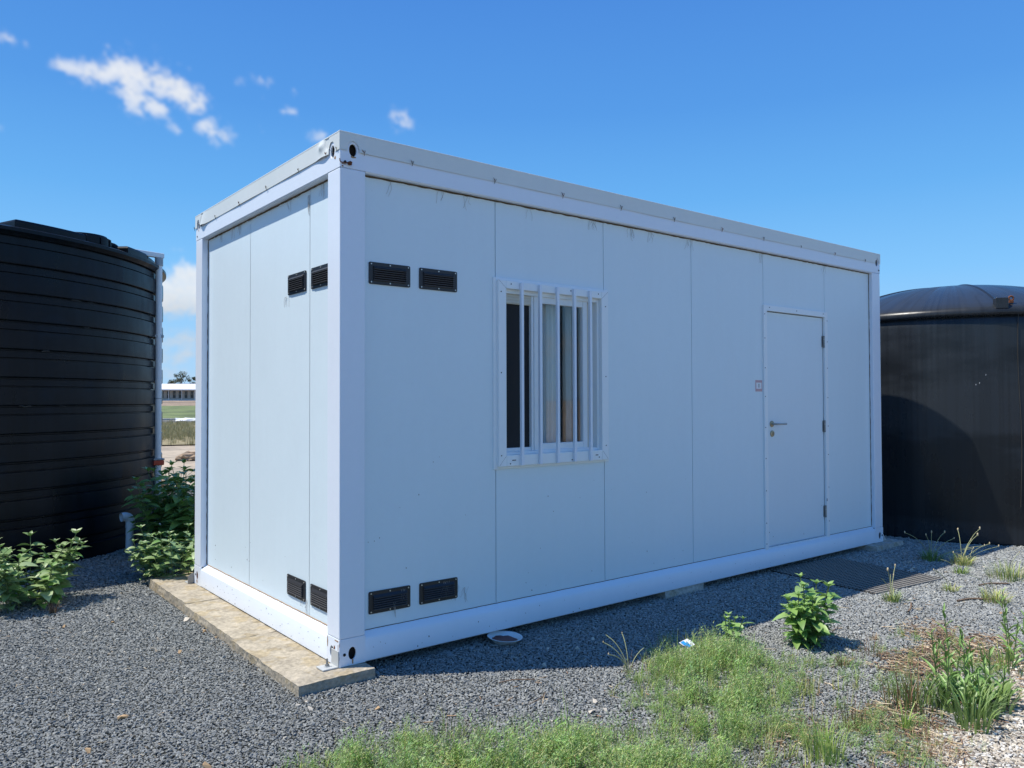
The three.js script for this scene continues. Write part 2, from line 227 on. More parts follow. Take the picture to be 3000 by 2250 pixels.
/* ---------- the container cabin ---------- */
const cabin = thing('container_cabin', 'white flat-pack container cabin with barred window, door and black vents', 'container cabin', [0, G, 0]);
{
  const L = 6.055, W = 2.578, HT = 2.938, RZ = 0.04, RX = 0.05, PW = 0.157;
  // --- beams: a profile with a sloped ledge, extruded along the wall
  const profile = (pts, len) => { const s = new THREE.Shape(pts.map(([a, b]) => new THREE.Vector2(a, b))); return new THREE.ExtrudeGeometry(s, { depth: len, bevelEnabled: false, curveSegments: 1 }); };
  const lowPts = (rec) => [[-.16, 0], [-.004, 0], [0, .005], [0, .122], [-.003, .130], [-rec - .004, .166], [-.16, .166]];
  const topPts = [[-.16, 2.738], [-.006, 2.738], [0, 2.746], [0, 2.93], [-.16, 2.93]];
  const along = (pts, x0, x1) => { const g = profile(pts, x1 - x0); g.rotateY(Math.PI / 2); g.applyMatrix4(new THREE.Matrix4().makeScale(1, 1, -1)); const k = g.index ? g : g; flip(k); k.translate(x0, 0, 0); return uvBox(k); };
  function flip(g) { const p = g.attributes.position, n = p.array; for (let i = 0; i < p.count; i += 3) for (let k = 0; k < 3; k++) { const t = n[(i + 1) * 3 + k]; n[(i + 1) * 3 + k] = n[(i + 2) * 3 + k]; n[(i + 2) * 3 + k] = t; } g.computeVertexNormals(); }
  const beamX = (pts, x0, x1) => { const g = profile(pts, x1 - x0); const p = g.attributes.position; for (let i = 0; i < p.count; i++) { const a = p.getX(i), b = p.getY(i), c = p.getZ(i); p.setXYZ(i, x0 + c, b, a); } flip(g); return uvBox(g); };
  const beamZ = (pts, z0, z1) => { const g = profile(pts, z1 - z0); const p = g.attributes.position; for (let i = 0; i < p.count; i++) { const a = p.getX(i), b = p.getY(i), c = p.getZ(i); p.setXYZ(i, -a, b, z0 + c); } g.computeVertexNormals(); return uvBox(g); };
  const cr = (g) => toCreasedNormals(g, 0.5);
  part(cabin, 'bottom_beam', cr(beamX(lowPts(RZ), PW, L - PW)), M.post); part(cabin, 'bottom_beam', cr(beamZ(lowPts(RX), -W + PW, -PW)), M.post);
  part(cabin, 'top_beam', cr(beamX(topPts, PW, L - PW)), M.post); part(cabin, 'top_beam', cr(beamZ(topPts, -W + PW, -PW)), M.post);
  // far sides, plain
  part(cabin, 'bottom_beam', box(PW, L - PW, 0, .166, -W, -W + .16, .004), M.post); part(cabin, 'bottom_beam', box(L - .16, L, 0, .166, -W + PW, -PW, .004), M.post);
  part(cabin, 'top_beam', box(PW, L - PW, 2.738, 2.93, -W, -W + .16, .004), M.post); part(cabin, 'top_beam', box(L - .16, L, 2.738, 2.93, -W + PW, -PW, .004), M.post);
  // --- corner posts, between the corner castings
  for (const [x0, x1, z0, z1] of [[0, PW, -PW, 0], [L - PW, L, -PW, 0], [0, PW, -W, -W + PW], [L - PW, L, -W, -W + PW]]) part(cabin, 'corner_post', box(x0, x1, .147, 2.745, z0, z1, .008), M.post);
  // --- corner castings with their oval holes
  const oval = (cx, cy, w, h) => { const p = new THREE.Path(); p.absellipse(cx, cy, w, h, 0, Math.PI * 2, false, 0); return p; };
  const face = (w, h, holes) => { const s = new THREE.Shape([V(0, 0, 0), V(w, 0, 0), V(w, h, 0), V(0, h, 0)].map((v) => new THREE.Vector2(v.x, v.y))); s.holes = holes; return new THREE.ExtrudeGeometry(s, { depth: .008, bevelEnabled: true, bevelSize: .0015, bevelThickness: .0015, bevelSegments: 1, curveSegments: 20 }); };
  function casting(y0, y1, hy, sx, zNear, streak) {          // sx 0: at x=0, 1: at x=L
    const h = y1 - y0, x0 = sx ? L - PW : 0, hx = sx ? PW - .062 : .078;
    const c = part(cabin, 'corner_casting', box(x0 + .012, x0 + PW - .012, y0 + .004, y1 - .004, zNear - PW + .012, zNear - .03), M.hole);
    const front = face(PW, h, [oval(hx, hy - y0, .0245, .036)]); front.translate(x0, y0, zNear - .0095); part(c, 'front_plate', uvBox(front), M.post);
    const side = face(PW, h, [oval(.064, hy - y0, .026, .036)]); side.rotateY(sx ? Math.PI / 2 : -Math.PI / 2); side.translate(sx ? L - .0095 : .0095, y0, sx ? zNear : zNear - PW); if (!sx) side.translate(0, 0, 0); part(c, 'side_plate', uvBox(side), M.post);
    for (const [px, py] of [[sx ? PW - .02 : .03, .03]]) { const g = cyl(.0085, .0085, .003, 12); g.rotateX(Math.PI / 2); g.translate(x0 + px, y0 + (y0 < 1 ? hy - y0 : py), zNear + .001); part(c, 'bolt_hole', g, M.dark); }
    return c;
  }
  const cTop = casting(2.747, 2.936, 2.85, 0, 0), cLow = casting(0, .1455, .063, 0, 0); casting(2.747, 2.936, 2.85, 1, 0); casting(0, .1455, .063, 1, 0);
  for (const [y0, y1, hy] of [[2.747, 2.936, 2.858], [0, .1455, .07]]) {                              // the far corner on the short side
    const c = part(cabin, 'corner_casting', box(.012, PW - .012, y0 + .004, y1 - .004, -W + .012, -W + PW - .012), M.hole);
    const side = face(PW, y1 - y0, [oval(.072, hy - y0, .024, .036)]); side.rotateY(-Math.PI / 2); side.translate(.0095, y0, -W); part(c, 'side_plate', uvBox(side), M.post);
    const g = cyl(.007, .007, .003, 10); g.rotateZ(Math.PI / 2); g.translate(-.001, y0 + (y0 < 1 ? .075 : .03), -W + .035); part(c, 'bolt_hole', g, M.dark);
  }
  // rust round the holes: irregular flakes of rust lying on the paint
  const flake = (seed, w, h) => { const r = rng(seed), n = 16, s = new THREE.Shape(); for (let i = 0; i <= n; i++) { const a = (i / n) * 6.283, k = .65 + .5 * H3(i % n, seed, 4); const x = Math.cos(a) * w * k, y = Math.sin(a) * h * k; i ? s.lineTo(x, y) : s.moveTo(x, y); } return new THREE.ExtrudeGeometry(s, { depth: .0008, bevelEnabled: false }); };
  const rustF = (x, y, w, h, m, sd) => { const g = flake(sd, w, h); g.translate(x, y, .0005); part(cabin, 'rust_patch', g, m); };
  const rustS = (z, y, w, h, m, sd) => { const g = flake(sd, w, h); g.rotateY(-Math.PI / 2); g.translate(-.0005, y, z); part(cabin, 'rust_patch', g, m); };
  rustF(.078, 2.812, .018, .006, M.rustPale, 3); rustF(.080, .02, .0045, .017, M.rustPale, 5); rustF(.004, .12, .005, .02, M.rust, 7); rustF(.004, .05, .004, .03, M.rustPale, 8); rustF(.06, 2.768, .012, .005, M.rust, 9); rustF(.02, 2.764, .02, .0025, M.rust, 10); rustF(.012, 2.752, .01, .004, M.rust, 12);
  rustS(-.062, 2.81, .01, .010, M.rustPale, 21); rustS(-.06, .09, .009, .018, M.rust, 22); rustS(-.062, .06, .012, .03, M.rustPale, 23); rustS(-.03, .137, .03, .004, M.rustPale, 24); rustS(-.145, .11, .005, .03, M.rustPale, 25); rustS(-W + .072, .028, .012, .02, M.rustPale, 26); rustS(-W + .075, .07, .012, .03, M.rust, 27); rustS(-W + .07, 2.822, .005, .01, M.rustPale, 28); rustS(-.012, .1, .006, .025, M.rust, 29);
  { const g = cyl(.006, .006, .03, 8); g.rotateX(Math.PI / 2); g.translate(.055, 2.772, .012); part(cabin, 'rusty_bolt', g, M.rust); const n = cyl(.012, .012, .012, 6); n.rotateX(Math.PI / 2); n.translate(.055, 2.772, .008); part(cabin, 'rusty_nut', n, M.rust); part(cabin, 'rusty_wire', tube([[-.003, 2.79, .001], [.0, 2.772, .006], [.03, 2.772, .008], [.055, 2.772, .014]], .003, 10, 5), M.rust); }
  // --- roof cap: folded sheet skirts with cut-outs over the casting holes, and the roof itself
  function skirt(len, y0, y1, notch, bulge) {               // grid in u along, v up
    const us = []; for (let u = 0; u <= .26 + 1e-9; u += .005) us.push(u); for (let u = .3; u < len - .27; u += .04) us.push(u); for (let u = len - .26; u <= len + 1e-9; u += .005) us.push(u);
    const vs = []; for (let k = 0; k <= 20; k++) vs.push(y0 + (y1 - y0) * k / 20);
    const P = [], I = [], nu = us.length, inN = (u, v) => notch.some(([c, cy, w, h]) => v > y0 - 1 && (v < cy ? Math.abs(u - c) < w : Math.hypot((u - c) / w, (v - cy) / h) < 1));
    for (let j = 0; j < vs.length; j++) for (let i = 0; i < nu; i++) P.push(us[i], vs[j], bulge(us[i], (vs[j] - y0) / (y1 - y0)));
    for (let j = 0; j < vs.length - 1; j++) for (let i = 0; i < nu - 1; i++) { if (inN((us[i] + us[i + 1]) / 2, (vs[j] + vs[j + 1]) / 2)) continue; const a = j * nu + i; I.push(a, a + 1, a + nu, a + 1, a + nu + 1, a + nu); }
    const g = new THREE.BufferGeometry(); g.setAttribute('position', new THREE.Float32BufferAttribute(P, 3)); g.setIndex(I); g.computeVertexNormals(); return g;
  }
  const CAPY = 2.843, capM = M.cap.clone(); capM.side = THREE.DoubleSide;
  const gL = skirt(L + .012, CAPY, 2.946, [[.084, 2.856, .034, .042], [L - .056, 2.856, .03, .042]], (u, v) => .005 + .0012 * Math.sin(u * 5) * (1 - v) + (1 - v) * (1 - v) * .004 * Math.exp(-Math.pow((u - .14) / .03, 2))); gL.translate(-.006, 0, 0); part(cabin, 'roof_cap_skirt', uvBox(gL), capM);
  const gS = skirt(W + .012, CAPY, 2.946, [[W - .088, 2.86, .034, .046], [.078, 2.86, .03, .046]], (u, v) => {
    const d = Math.exp(-Math.pow((u - (W - .2)) / .075, 2)), d2 = Math.exp(-Math.pow((u - .19) / .06, 2)), k = (1 - v);
    return .005 + Math.max(-.003, k * (.011 * d + .016 * d2) - .012 * Math.exp(-Math.pow((u - (W - .15)) / .022, 2)) * Math.exp(-Math.pow((v - .62) / .3, 2)) + .014 * Math.exp(-Math.pow((u - (W - .215)) / .03, 2)) * Math.exp(-Math.pow((v - .6) / .25, 2)) - .010 * Math.exp(-Math.pow((u - .13 - .05 * v) / .02, 2)) + .0015 * Math.sin(u * 7) * k);
  }); gS.rotateY(-Math.PI / 2); gS.translate(0, 0, -W - .006); part(cabin, 'roof_cap_skirt', uvBox(gS), capM);
  part(cabin, 'roof', box(-.006, L + .006, 2.938, 2.9475, -W - .006, .006, .003), M.cap);
  // sheet ties poking out along the cap's lower edge
  const tieG = merge([tube([[0, -.022, .004], [.001, 0, .007], [-.012, .016, .012], [-.017, .03, .010]], .0022, 8, 5), tube([[.001, -.004, .007], [.010, .014, .013], [.012, .024, .009]], .0022, 6, 5), tube([[-.002, .004, .008], [-.004, .022, .013]], .0018, 4, 5)]);
  const tie = (x, y, z, ry, k) => { const o = part(cabin, 'wire_tie', tieG, k % 3 ? M.grime : M.rust); o.position.set(x, y, z); o.rotation.y = ry; o.rotation.z = (H3(k, 2, 3) - .5) * .5; o.scale.setScalar(.5 + .3 * H3(k, 5, 1)); };
  [.143, .458, 1.066, 1.649, 2.22, 2.811, 3.411, 3.997, 4.583, 5.17, 5.746].forEach((x, k) => tie(x, CAPY + .002, .004, 0, k)); [-.03, -.164, -.544, -1.059, -1.567, -2.082, -2.46].forEach((z, k) => tie(-.004, CAPY + .004, z, -Math.PI / 2, k + 20)); tie(-.004, CAPY, -W - .004, -Math.PI * .75, 31);
  // --- wall panels with open joints and a backing behind them
  const J = 0.0025, y0 = .150, y1 = 2.745;
  const wall = (x0, x1, a, b) => part(cabin, 'wall_panel', box(x0 + J, x1 - J, a, b, -RZ - .05, -RZ, .002), M.panel);
  const xs = [.13, 1.105, 2.082, 3.068, 4.05, 5.05, 5.93];
  wall(xs[0], xs[1], y0, y1); wall(xs[2], xs[3], y0, y1); wall(xs[3], xs[4], y0, y1); wall(xs[5], xs[6], y0, y1);
  wall(xs[1], xs[2], y0, 1.05); wall(xs[1], xs[2], 2.205, y1); wall(xs[4], xs[5], 2.255, y1);
  part(cabin, 'wall_core', box(.1, 1.10, .1, 2.8, -.11, -RZ - .052), M.groove); part(cabin, 'wall_core', box(2.10, 4.08, .1, 2.8, -.11, -RZ - .052), M.groove); part(cabin, 'wall_core', box(5.03, 5.95, .1, 2.8, -.11, -RZ - .052), M.groove); part(cabin, 'wall_core', box(1.10, 2.10, .1, 1.045, -.11, -RZ - .052), M.groove); part(cabin, 'wall_core', box(1.10, 2.10, 2.21, 2.8, -.11, -RZ - .052), M.groove); part(cabin, 'wall_core', box(4.08, 5.03, 2.26, 2.8, -.11, -RZ - .052), M.groove);
  const zs = [-W + .13, -1.497, -.503, -.13];
  for (let k = 0; k < 3; k++) { // end wall, its sheet slightly oil-canned
    const w = zs[k + 1] - zs[k] - 2 * J, g = new THREE.PlaneGeometry(w, y1 - y0, 14, 30), p = g.attributes.position; for (let i = 0; i < p.count; i++) { const u = p.getX(i) / w + .5, v = p.getY(i) / (y1 - y0) + .5; p.setZ(i, .0035 * (fbm2(u * 2.2 + k * 7, v * 3.5 + 3, 0, 2, 6) - .5) * Math.min(1, 8 * Math.min(u, 1 - u, v, 1 - v))); } g.computeVertexNormals();
    g.rotateY(-Math.PI / 2); g.translate(RX, (y0 + y1) / 2, (zs[k] + zs[k + 1]) / 2); part(cabin, 'wall_panel', merge([uvBox(g), box(RX + .004, RX + .05, y0, y1, zs[k] + J, zs[k + 1] - J)]), M.panel);
  }
  part(cabin, 'wall_core', box(RX + .052, RX + .07, .1, 2.8, -W + .1, -.1), M.groove);
  for (let k = 0; k < 6; k++) part(cabin, 'wall_panel', box(.13 + k * .966 + J, .13 + (k + 1) * .966 - J, y0, y1, -W + .04, -W + .09, .002), M.panel);
  for (let k = 0; k < 2; k++) part(cabin, 'wall_panel', box(L - .1, L - .05, y0, y1, -W + .13 + k * 1.159 + J, -W + .13 + (k + 1) * 1.159 - J, .002), M.panel);
  part(cabin, 'floor', box(.1, L - .1, .02, .12, -W + .1, -.1), M.groove); part(cabin, 'ceiling', box(.1, L - .1, 2.76, 2.86, -W + .1, -.1), M.groove);
  // --- grime gathered under the top beams, beside the posts and on the ledges
  const grimeLine = (a, b, nrm, rad, seed, m) => { const n = Math.ceil(a.distanceTo(b) / .03), pts = []; for (let i = 0; i <= n; i++) { const p = a.clone().lerp(b, i / n); p.y += (H3(i, seed, 1) - .5) * rad * .7; p.addScaledVector(nrm, (H3(i, seed, 2) - .5) * rad * .6); pts.push([p.x, p.y, p.z]); } return part(cabin, 'grime_line', tube(pts, rad, n * 2, 5), m); };
  grimeLine(V(PW, 2.735, -RZ), V(L - PW, 2.735, -RZ), V(0, 0, 1), .0065, 1, M.grime); grimeLine(V(RX, 2.735, -W + PW), V(RX, 2.735, -PW), V(-1, 0, 0), .0065, 2, M.grime);
  grimeLine(V(L - PW, .17, -RZ), V(L - PW, 2.73, -RZ), V(0, 0, 1), .0055, 3, M.grime); grimeLine(V(RX, .17, -W + PW), V(RX, 2.73, -W + PW), V(-1, 0, 0), .006, 4, M.grime); grimeLine(V(PW, .163, -RZ + .001), V(L - PW, .163, -RZ + .001), V(0, 0, 1), .0022, 5, M.grime); grimeLine(V(RX - .002, .166, -W + PW), V(RX - .002, .166, -PW), V(-1, 0, 0), .003, 6, M.rustPale);
  // wisps of web and insect nests hanging in the corners
  const r = rng(5);
  const wisps = []; const wisp = (x, y, z, dx, dz, n) => { const gs = []; for (let k = 0; k < n; k++) { let px = (r() - .5) * .06, py = 0, pz = (r() - .5) * .06; const P = [[x + dx * px, y, z + dz * pz]]; for (let i = 0; i < 4; i++) { px += (r() - .5) * .03; py -= .008 + r() * .022; pz += (r() - .5) * .03; P.push([x + dx * px, y + py, z + dz * pz]); } gs.push(tube(P, .0004 + .0005 * r(), 8, 4)); } wisps.push(...gs); };
  for (let k = 0; k < 14; k++) wisp(.3 + 5.4 * r(), 2.734, -RZ + .004, 1, 0, 2 + Math.floor(r() * 3));
  for (let k = 0; k < 5; k++) wisp(RX - .004, 2.734, -.2 - 2.1 * r(), 0, 1, 3 + Math.floor(r() * 3));
  wisp(RX - .004, 2.70, -.52, 0, .5, 6); wisp(RX - .004, 2.66, -.515, 0, .3, 4); wisp(.80, .33, -RZ + .004, 1, 0, 6); wisp(.86, .30, -RZ + .004, 1, 0, 5); wisp(.36, .29, -RZ + .012, .6, 0, 5); wisp(.42, .36, -RZ + .012, .8, 0, 5); wisp(.72, .36, -RZ + .012, .8, 0, 5); wisp(RX - .004, .26, -.53, 0, .6, 5); wisp(RX - .004, .30, -.6, 0, .6, 4); wisp(RX - .004, 2.12, -.84, 0, 1.2, 4);
  part(cabin, 'web_wisps', merge(wisps), M.web).userData.kind = 'stuff';
  { const fl = []; for (let k = 0; k < 130; k++) { const onEnd = r() < .35, w = .0012 + .003 * r() * r(), h = w * (.6 + 1.6 * r()), g = flake(300 + (k % 9), w, h); if (onEnd) { const low = r() < .6; g.rotateY(-Math.PI / 2); g.translate(low ? -.0006 : RX - .0012, low ? .012 + .1 * r() : .2 + .9 * r() * r(), -.2 - 2.1 * r()); } else { const low = r() < .5; g.translate(low ? .17 + 5.7 * r() : .17 + 5.6 * r() * r(), low ? .012 + .1 * r() : .2 + 1.2 * r() * r(), low ? .0004 : -RZ + .0006); } fl.push(g); } part(cabin, 'dirt_flecks', merge(fl), M.grime).userData.kind = 'stuff'; }
  // --- louvred vents: a flanged plate, six slats in a raised hood, screws
  const rr = (w, h, c) => { const s = new THREE.Shape(), x = -w / 2, y = -h / 2; s.moveTo(x + c, y); s.lineTo(x + w - c, y); s.quadraticCurveTo(x + w, y, x + w, y + c); s.lineTo(x + w, y + h - c); s.quadraticCurveTo(x + w, y + h, x + w - c, y + h); s.lineTo(x + c, y + h); s.quadraticCurveTo(x, y + h, x, y + h - c); s.lineTo(x, y + c); s.quadraticCurveTo(x, y, x + c, y); return s; };
  const plateS = rr(.270, .124, .009); plateS.holes = [rr(.210, .078, .003)]; const ventPlate = new THREE.ExtrudeGeometry(plateS, { depth: .004, bevelEnabled: true, bevelSize: .0012, bevelThickness: .0012, bevelSegments: 1, curveSegments: 4 });
  const slatG = box(-.108, .108, -.0021, .0021, 0, .0135, .001); slatG.rotateX(.28); const hoodG = merge([box(-.1065, -.104, -.041, .040, .003, .0105, .001), box(.104, .1065, -.041, .040, .003, .0105, .001), box(-.104, .104, -.0425, -.039, .003, .012, .001)]); const topG = box(-.109, .109, -.0015, .0015, 0, .020, .001); topG.rotateX(.8); const screwG = cyl(.0042, .0042, .003, 10); screwG.rotateX(Math.PI / 2); const backG = box(-.107, .107, -.041, .041, -.004, -.001);
  const vent = (x, y, z, ry) => {
    const v = part(cabin, 'vent', ventPlate, M.vent); v.position.set(x, y, z); v.rotation.y = ry; part(v, 'hood', hoodG, M.vent); part(v, 'hood_top', topG, M.vent).position.set(0, .0425, .003); part(v, 'vent_back', backG, M.dark);
    for (let k = 0; k < 6; k++) part(v, 'slat', slatG, M.slat).position.set(0, .0265 - k * .0125, .004); for (const sx of [-.122, 0, .122]) for (const sy of [-.052, .052]) part(v, 'screw', screwG, M.screw).position.set(sx, sy, .0065);
    return v;
  };
  for (const x of [.333, .668]) { vent(x, 2.183, -RZ + .002, 0); vent(x, .309, -RZ + .002, 0); } for (const z of [-.686, -.338]) { vent(RX - .002, 2.186, z, -Math.PI / 2); vent(RX - .002, .302, z, -Math.PI / 2); }
  // --- window
  const ring = (x0, x1, a, b, w, wt, wb, z0, z1, rad = .003) => merge([box(x0, x0 + w, a, b, z0, z1, rad), box(x1 - w, x1, a, b, z0, z1, rad), box(x0 + w, x1 - w, b - wt, b, z0, z1 - .0006, rad), box(x0 + w, x1 - w, a, a + wb, z0, z1 - .0006, rad)]);
  const win = part(cabin, 'window', ring(1.081, 2.119, 1.011, 2.243, .045, .04, .04, -.045, -.029), M.frame);
  part(win, 'window_frame', ring(1.107, 2.096, 1.028, 2.227, .064, .053, .072, -.060, -.009, .004), M.frame);
  part(win, 'inner_frame', ring(1.168, 2.036, 1.098, 2.178, .022, .03, .02, -.115, -.040), M.frame);
  part(win, 'shutter_box', box(1.19, 1.46, 2.085, 2.15, -.105, -.062, .003), M.cream);
  for (let k = 0; k < 3; k++) part(win, 'shutter_slat', box(1.19, 1.46, 2.092 + k * .019, 2.107 + k * .019, -.0615, -.0585, .001), M.cream);
  part(win, 'fly_screen', box(1.188, 1.43, 1.13, 2.09, -.083, -.080), M.screen); part(win, 'screen_rail', box(1.19, 1.42, 1.116, 1.142, -.090, -.066, .003), M.frame);
  const sash = part(win, 'sash', ring(1.44, 1.93, 1.105, 2.165, .042, .060, .058, -.088, -.052, .004), M.frame);
  part(sash, 'pane', box(1.48, 1.89, 1.16, 2.108, -.072, -.068), M.glass); part(win, 'sash_edge', box(1.418, 1.4375, 1.11, 2.16, -.088, -.056, .003), M.frame);
  part(win, 'inner_jamb', box(1.935, 2.02, 1.115, 2.15, -.11, -.088, .002), M.cream);
  { const g = new THREE.PlaneGeometry(.20, 1.05, 60, 1), p = g.attributes.position; for (let i = 0; i < p.count; i++) p.setZ(i, .012 * Math.sin(p.getX(i) * 160 + .8 * Math.sin(p.getX(i) * 47))); g.computeVertexNormals(); g.translate(1.63, 1.62, -.15); part(win, 'curtain', g, M.curtain); const k = g.clone(); k.scale(.2, 1, 1); k.translate(1.53, 0, -.02); part(win, 'curtain', k, M.curtain); }
  part(cabin, 'window_reveal', merge([box(1.09, 1.17, 1.04, 2.21, -.13, -.095), box(2.03, 2.1, 1.04, 2.21, -.13, -.095), box(1.17, 2.03, 1.04, 1.1, -.13, -.116), box(1.17, 2.03, 2.17, 2.21, -.13, -.116)]), M.frame);
  for (const x of [1.279, 1.4365, 1.5915, 1.7465, 1.8975]) part(win, 'bar', box(x, x + .0205, 1.031, 2.218, -.0088, .0125, .0015), M.post);
  const dot = cyl(.0042, .0042, .003, 8); dot.rotateX(Math.PI / 2); const dots = (list, z, par) => list.forEach(([x, y]) => { part(par, 'screw', dot, M.dark).position.set(x, y, z); });
  dots([[1.21, 2.205], [1.735, 2.205], [2.0, 2.205], [1.128, 2.15], [1.128, 1.63], [1.128, 1.10], [2.07, 2.12], [2.07, 1.62], [2.07, 1.13], [1.20, 1.045], [1.60, 1.052], [1.74, 1.045], [2.0, 1.05]], -.009, win);
  part(win, 'drain_slot', box(1.215, 1.245, 1.064, 1.069, -.0095, -.0075), M.dark); part(win, 'drain_slot', box(1.965, 1.99, 1.064, 1.069, -.0095, -.0075), M.dark);
  for (const [x, y, a] of [[1.139, 2.2, -.69], [2.064, 2.2, .69], [1.139, 1.064, .84], [2.064, 1.064, -.84]]) { const g = box(-.04, .04, -.0006, .0006, -.0094, -.0086); g.rotateZ(a); g.translate(x, y, 0); part(win, 'mitre_joint', g, M.groove); }
  // --- door
  const door = part(cabin, 'door', box(4.086, 5.026, .168, 2.226, -.085, -.048, .003), M.door);
  part(door, 'door_frame', merge([box(4.033, 4.084, .143, 2.282, -.08, -.024, .003), box(5.028, 5.078, .150, 2.282, -.08, -.024, .003), box(4.084, 5.028, 2.232, 2.2815, -.08, -.0246, .003)]), M.frame);
  part(door, 'threshold', box(4.085, 5.027, .143, .163, -.08, -.030, .002), M.frame);
  part(door, 'door_rebate', merge([box(4.0845, 4.0885, .168, 2.23, -.075, -.047), box(5.0245, 5.0275, .168, 2.23, -.075, -.047), box(4.088, 5.024, 2.2265, 2.2315, -.075, -.050)]), M.groove);
  for (const y of [2.0, 1.198, .394]) { const h = part(door, 'hinge', merge([cyl(.0085, .0085, .112, 12).translate(5.024, y, -.033)]), M.steelDull); part(h, 'hinge_leaf', box(5.005, 5.022, y - .052, y + .052, -.0475, -.0445), M.steelDull); part(h, 'hinge_cap', cyl(.0095, .0095, .006, 12).translate(5.024, y + .02, -.033), M.steel); }
  const rose = (x, y) => { const g = new THREE.LatheGeometry([[0, 0], [.028, 0], [.028, .005], [.025, .009], [.012, .010], [0, .010]].map(([a, b]) => new THREE.Vector2(a, b)), 28); g.rotateX(Math.PI / 2); g.translate(x, y, -.048); return g; };
  const hd = part(door, 'door_handle', rose(4.172, 1.238), M.brass); part(hd, 'lever', tube([[4.172, 1.238, -.045], [4.172, 1.238, -.002], [4.178, 1.238, .006], [4.195, 1.238, .010], [4.26, 1.237, .010], [4.312, 1.237, .009]], .0095, 30, 10), M.steel);
  const ky = part(door, 'keyhole_rose', rose(4.176, 1.152), M.brass); part(ky, 'key_slot', box(4.172, 4.180, 1.141, 1.165, -.039, -.0368), M.dark);
  dots([2.2, 1.99, 1.73, 1.48, 1.21, .94, .66, .38, .2].map((y) => [4.046, y]), -.0235, door); dots([2.2, 2.0, 1.75, 1.47, 1.2, .93, .62, .3].map((y) => [5.066, y]), -.0235, door); dots([[4.12, 2.262], [4.55, 2.26], [5.0, 2.262]], -.0235, door);
  part(door, 'broken_trim', box(5.029, 5.036, .49, .515, -.0245, -.0225), M.dark);
  const lb = part(cabin, 'number_label', box(3.922, 4.022, 1.523, 1.621, -RZ, -RZ + .0012), M.label); lb.userData.label = 'small pink and white number label beside the door'; part(lb, 'number_card', box(3.934, 4.010, 1.546, 1.600, -RZ + .0012, -RZ + .002), M.paper); part(lb, 'numeral', merge([box(3.968, 3.976, 1.556, 1.590, -RZ + .002, -RZ + .0026)]), M.ink);
}

/* ---------- concrete under the cabin ---------- */
function rough(g, amp, f, seed) { const p = g.attributes.position; for (let i = 0; i < p.count; i++) { const x = p.getX(i), y = p.getY(i), z = p.getZ(i); const n = (k) => fbm3(x * f + k * 9 + seed, y * f + k, z * f + seed, 3) - .5; p.setXYZ(i, x + amp * n(1), y + amp * .6 * n(2), z + amp * n(3)); } g.computeVertexNormals(); return g; }
function slab(x0, x1, z0, z1, y1, seg, seed, m, top = null, y0 = -.08) { const g = new THREE.BoxGeometry(x1 - x0, y1 - y0, z1 - z0, Math.max(2, Math.round((x1 - x0) / seg)), 4, Math.max(2, Math.round((z1 - z0) / seg))); g.translate((x0 + x1) / 2, (y0 + y1) / 2, (z0 + z1) / 2); rough(g, .016, 14, seed); return toCreasedNormals(uvBox(g), .7); }
{
  const f = thing('concrete_footing', 'long weathered tan concrete footing under the short wall of the cabin', 'footing', [0, 0, 0]);
  part(f, 'footing_slab', slab(-.283, .158, -.885, .115, G - .004, .03, 3), M.conc); part(f, 'footing_slab', slab(-.262, .158, -1.955, -.893, G - .006, .03, 8), M.conc); part(f, 'footing_slab', slab(-.240, .158, -3.0, -1.962, G - .003, .03, 15), M.conc);
  single('concrete_block', 'grey concrete pad under the middle of the long cabin wall', 'concrete pad', slab(2.70, 3.16, -.5, -.012, G - .002, .05, 31), M.concGrey);
  single('concrete_block', 'pale concrete pad jutting out under the cabin corner by the smooth tank', 'concrete pad', slab(5.72, 6.27, -.45, .10, G - .003, .05, 41), M.concGrey);
  const angle = (name, label, x, z, ry, gus = true) => { const t = thing(name, label, 'bracket', [x, G, z], ry, undefined); part(t, 'base_leg', box(-.095, 0, -.002, .006, -.085, .0, .002), M.galv); part(t, 'upright_leg', box(-.0065, -.0005, .006, .088, -.085, .0, .002), M.galv); const g = new THREE.ExtrudeGeometry(new THREE.Shape([[-.075, .006], [-.006, .006], [-.006, .08]].map(([a, b]) => new THREE.Vector2(a, b))), { depth: .004, bevelEnabled: false }); g.translate(0, 0, -.085); if (gus) part(t, 'gusset', g, M.galv); const b = part(t, 'anchor_bolt', cyl(.006, .006, .045, 10).translate(-.05, .026, -.045), M.steelDull); part(b, 'nut', cyl(.012, .012, .011, 6).translate(-.05, .014, -.045), M.steelDull); part(b, 'washer', cyl(.016, .016, .003, 14).translate(-.05, .0075, -.045), M.galv); return t; };
  angle('corner_bracket', 'galvanised angle bracket bolted to the footing at the cabin corner nearest the gravel', -.001, .0, 0, false);
  { const t = thing('corner_bracket', 'dark steel plate bracket on the footing behind the cabin corner by the leafy bush', 'bracket', [0, G, -2.578]); const g = new THREE.ExtrudeGeometry(new THREE.Shape([[-.048, 0], [.09, 0], [.09, .078], [-.014, .078], [-.048, .058]].map(([a, b]) => new THREE.Vector2(a, b))), { depth: .006, bevelEnabled: false }); g.translate(0, 0, -.0075); part(t, 'upright_leg', g, M.steelDull); part(t, 'base_leg', box(-.048, .09, -.002, .005, -.09, -.008, .002), M.galv); }
  angle('corner_bracket', 'steel bracket on the pad beside the smooth black tank', 6.056, -.09, Math.PI);
}

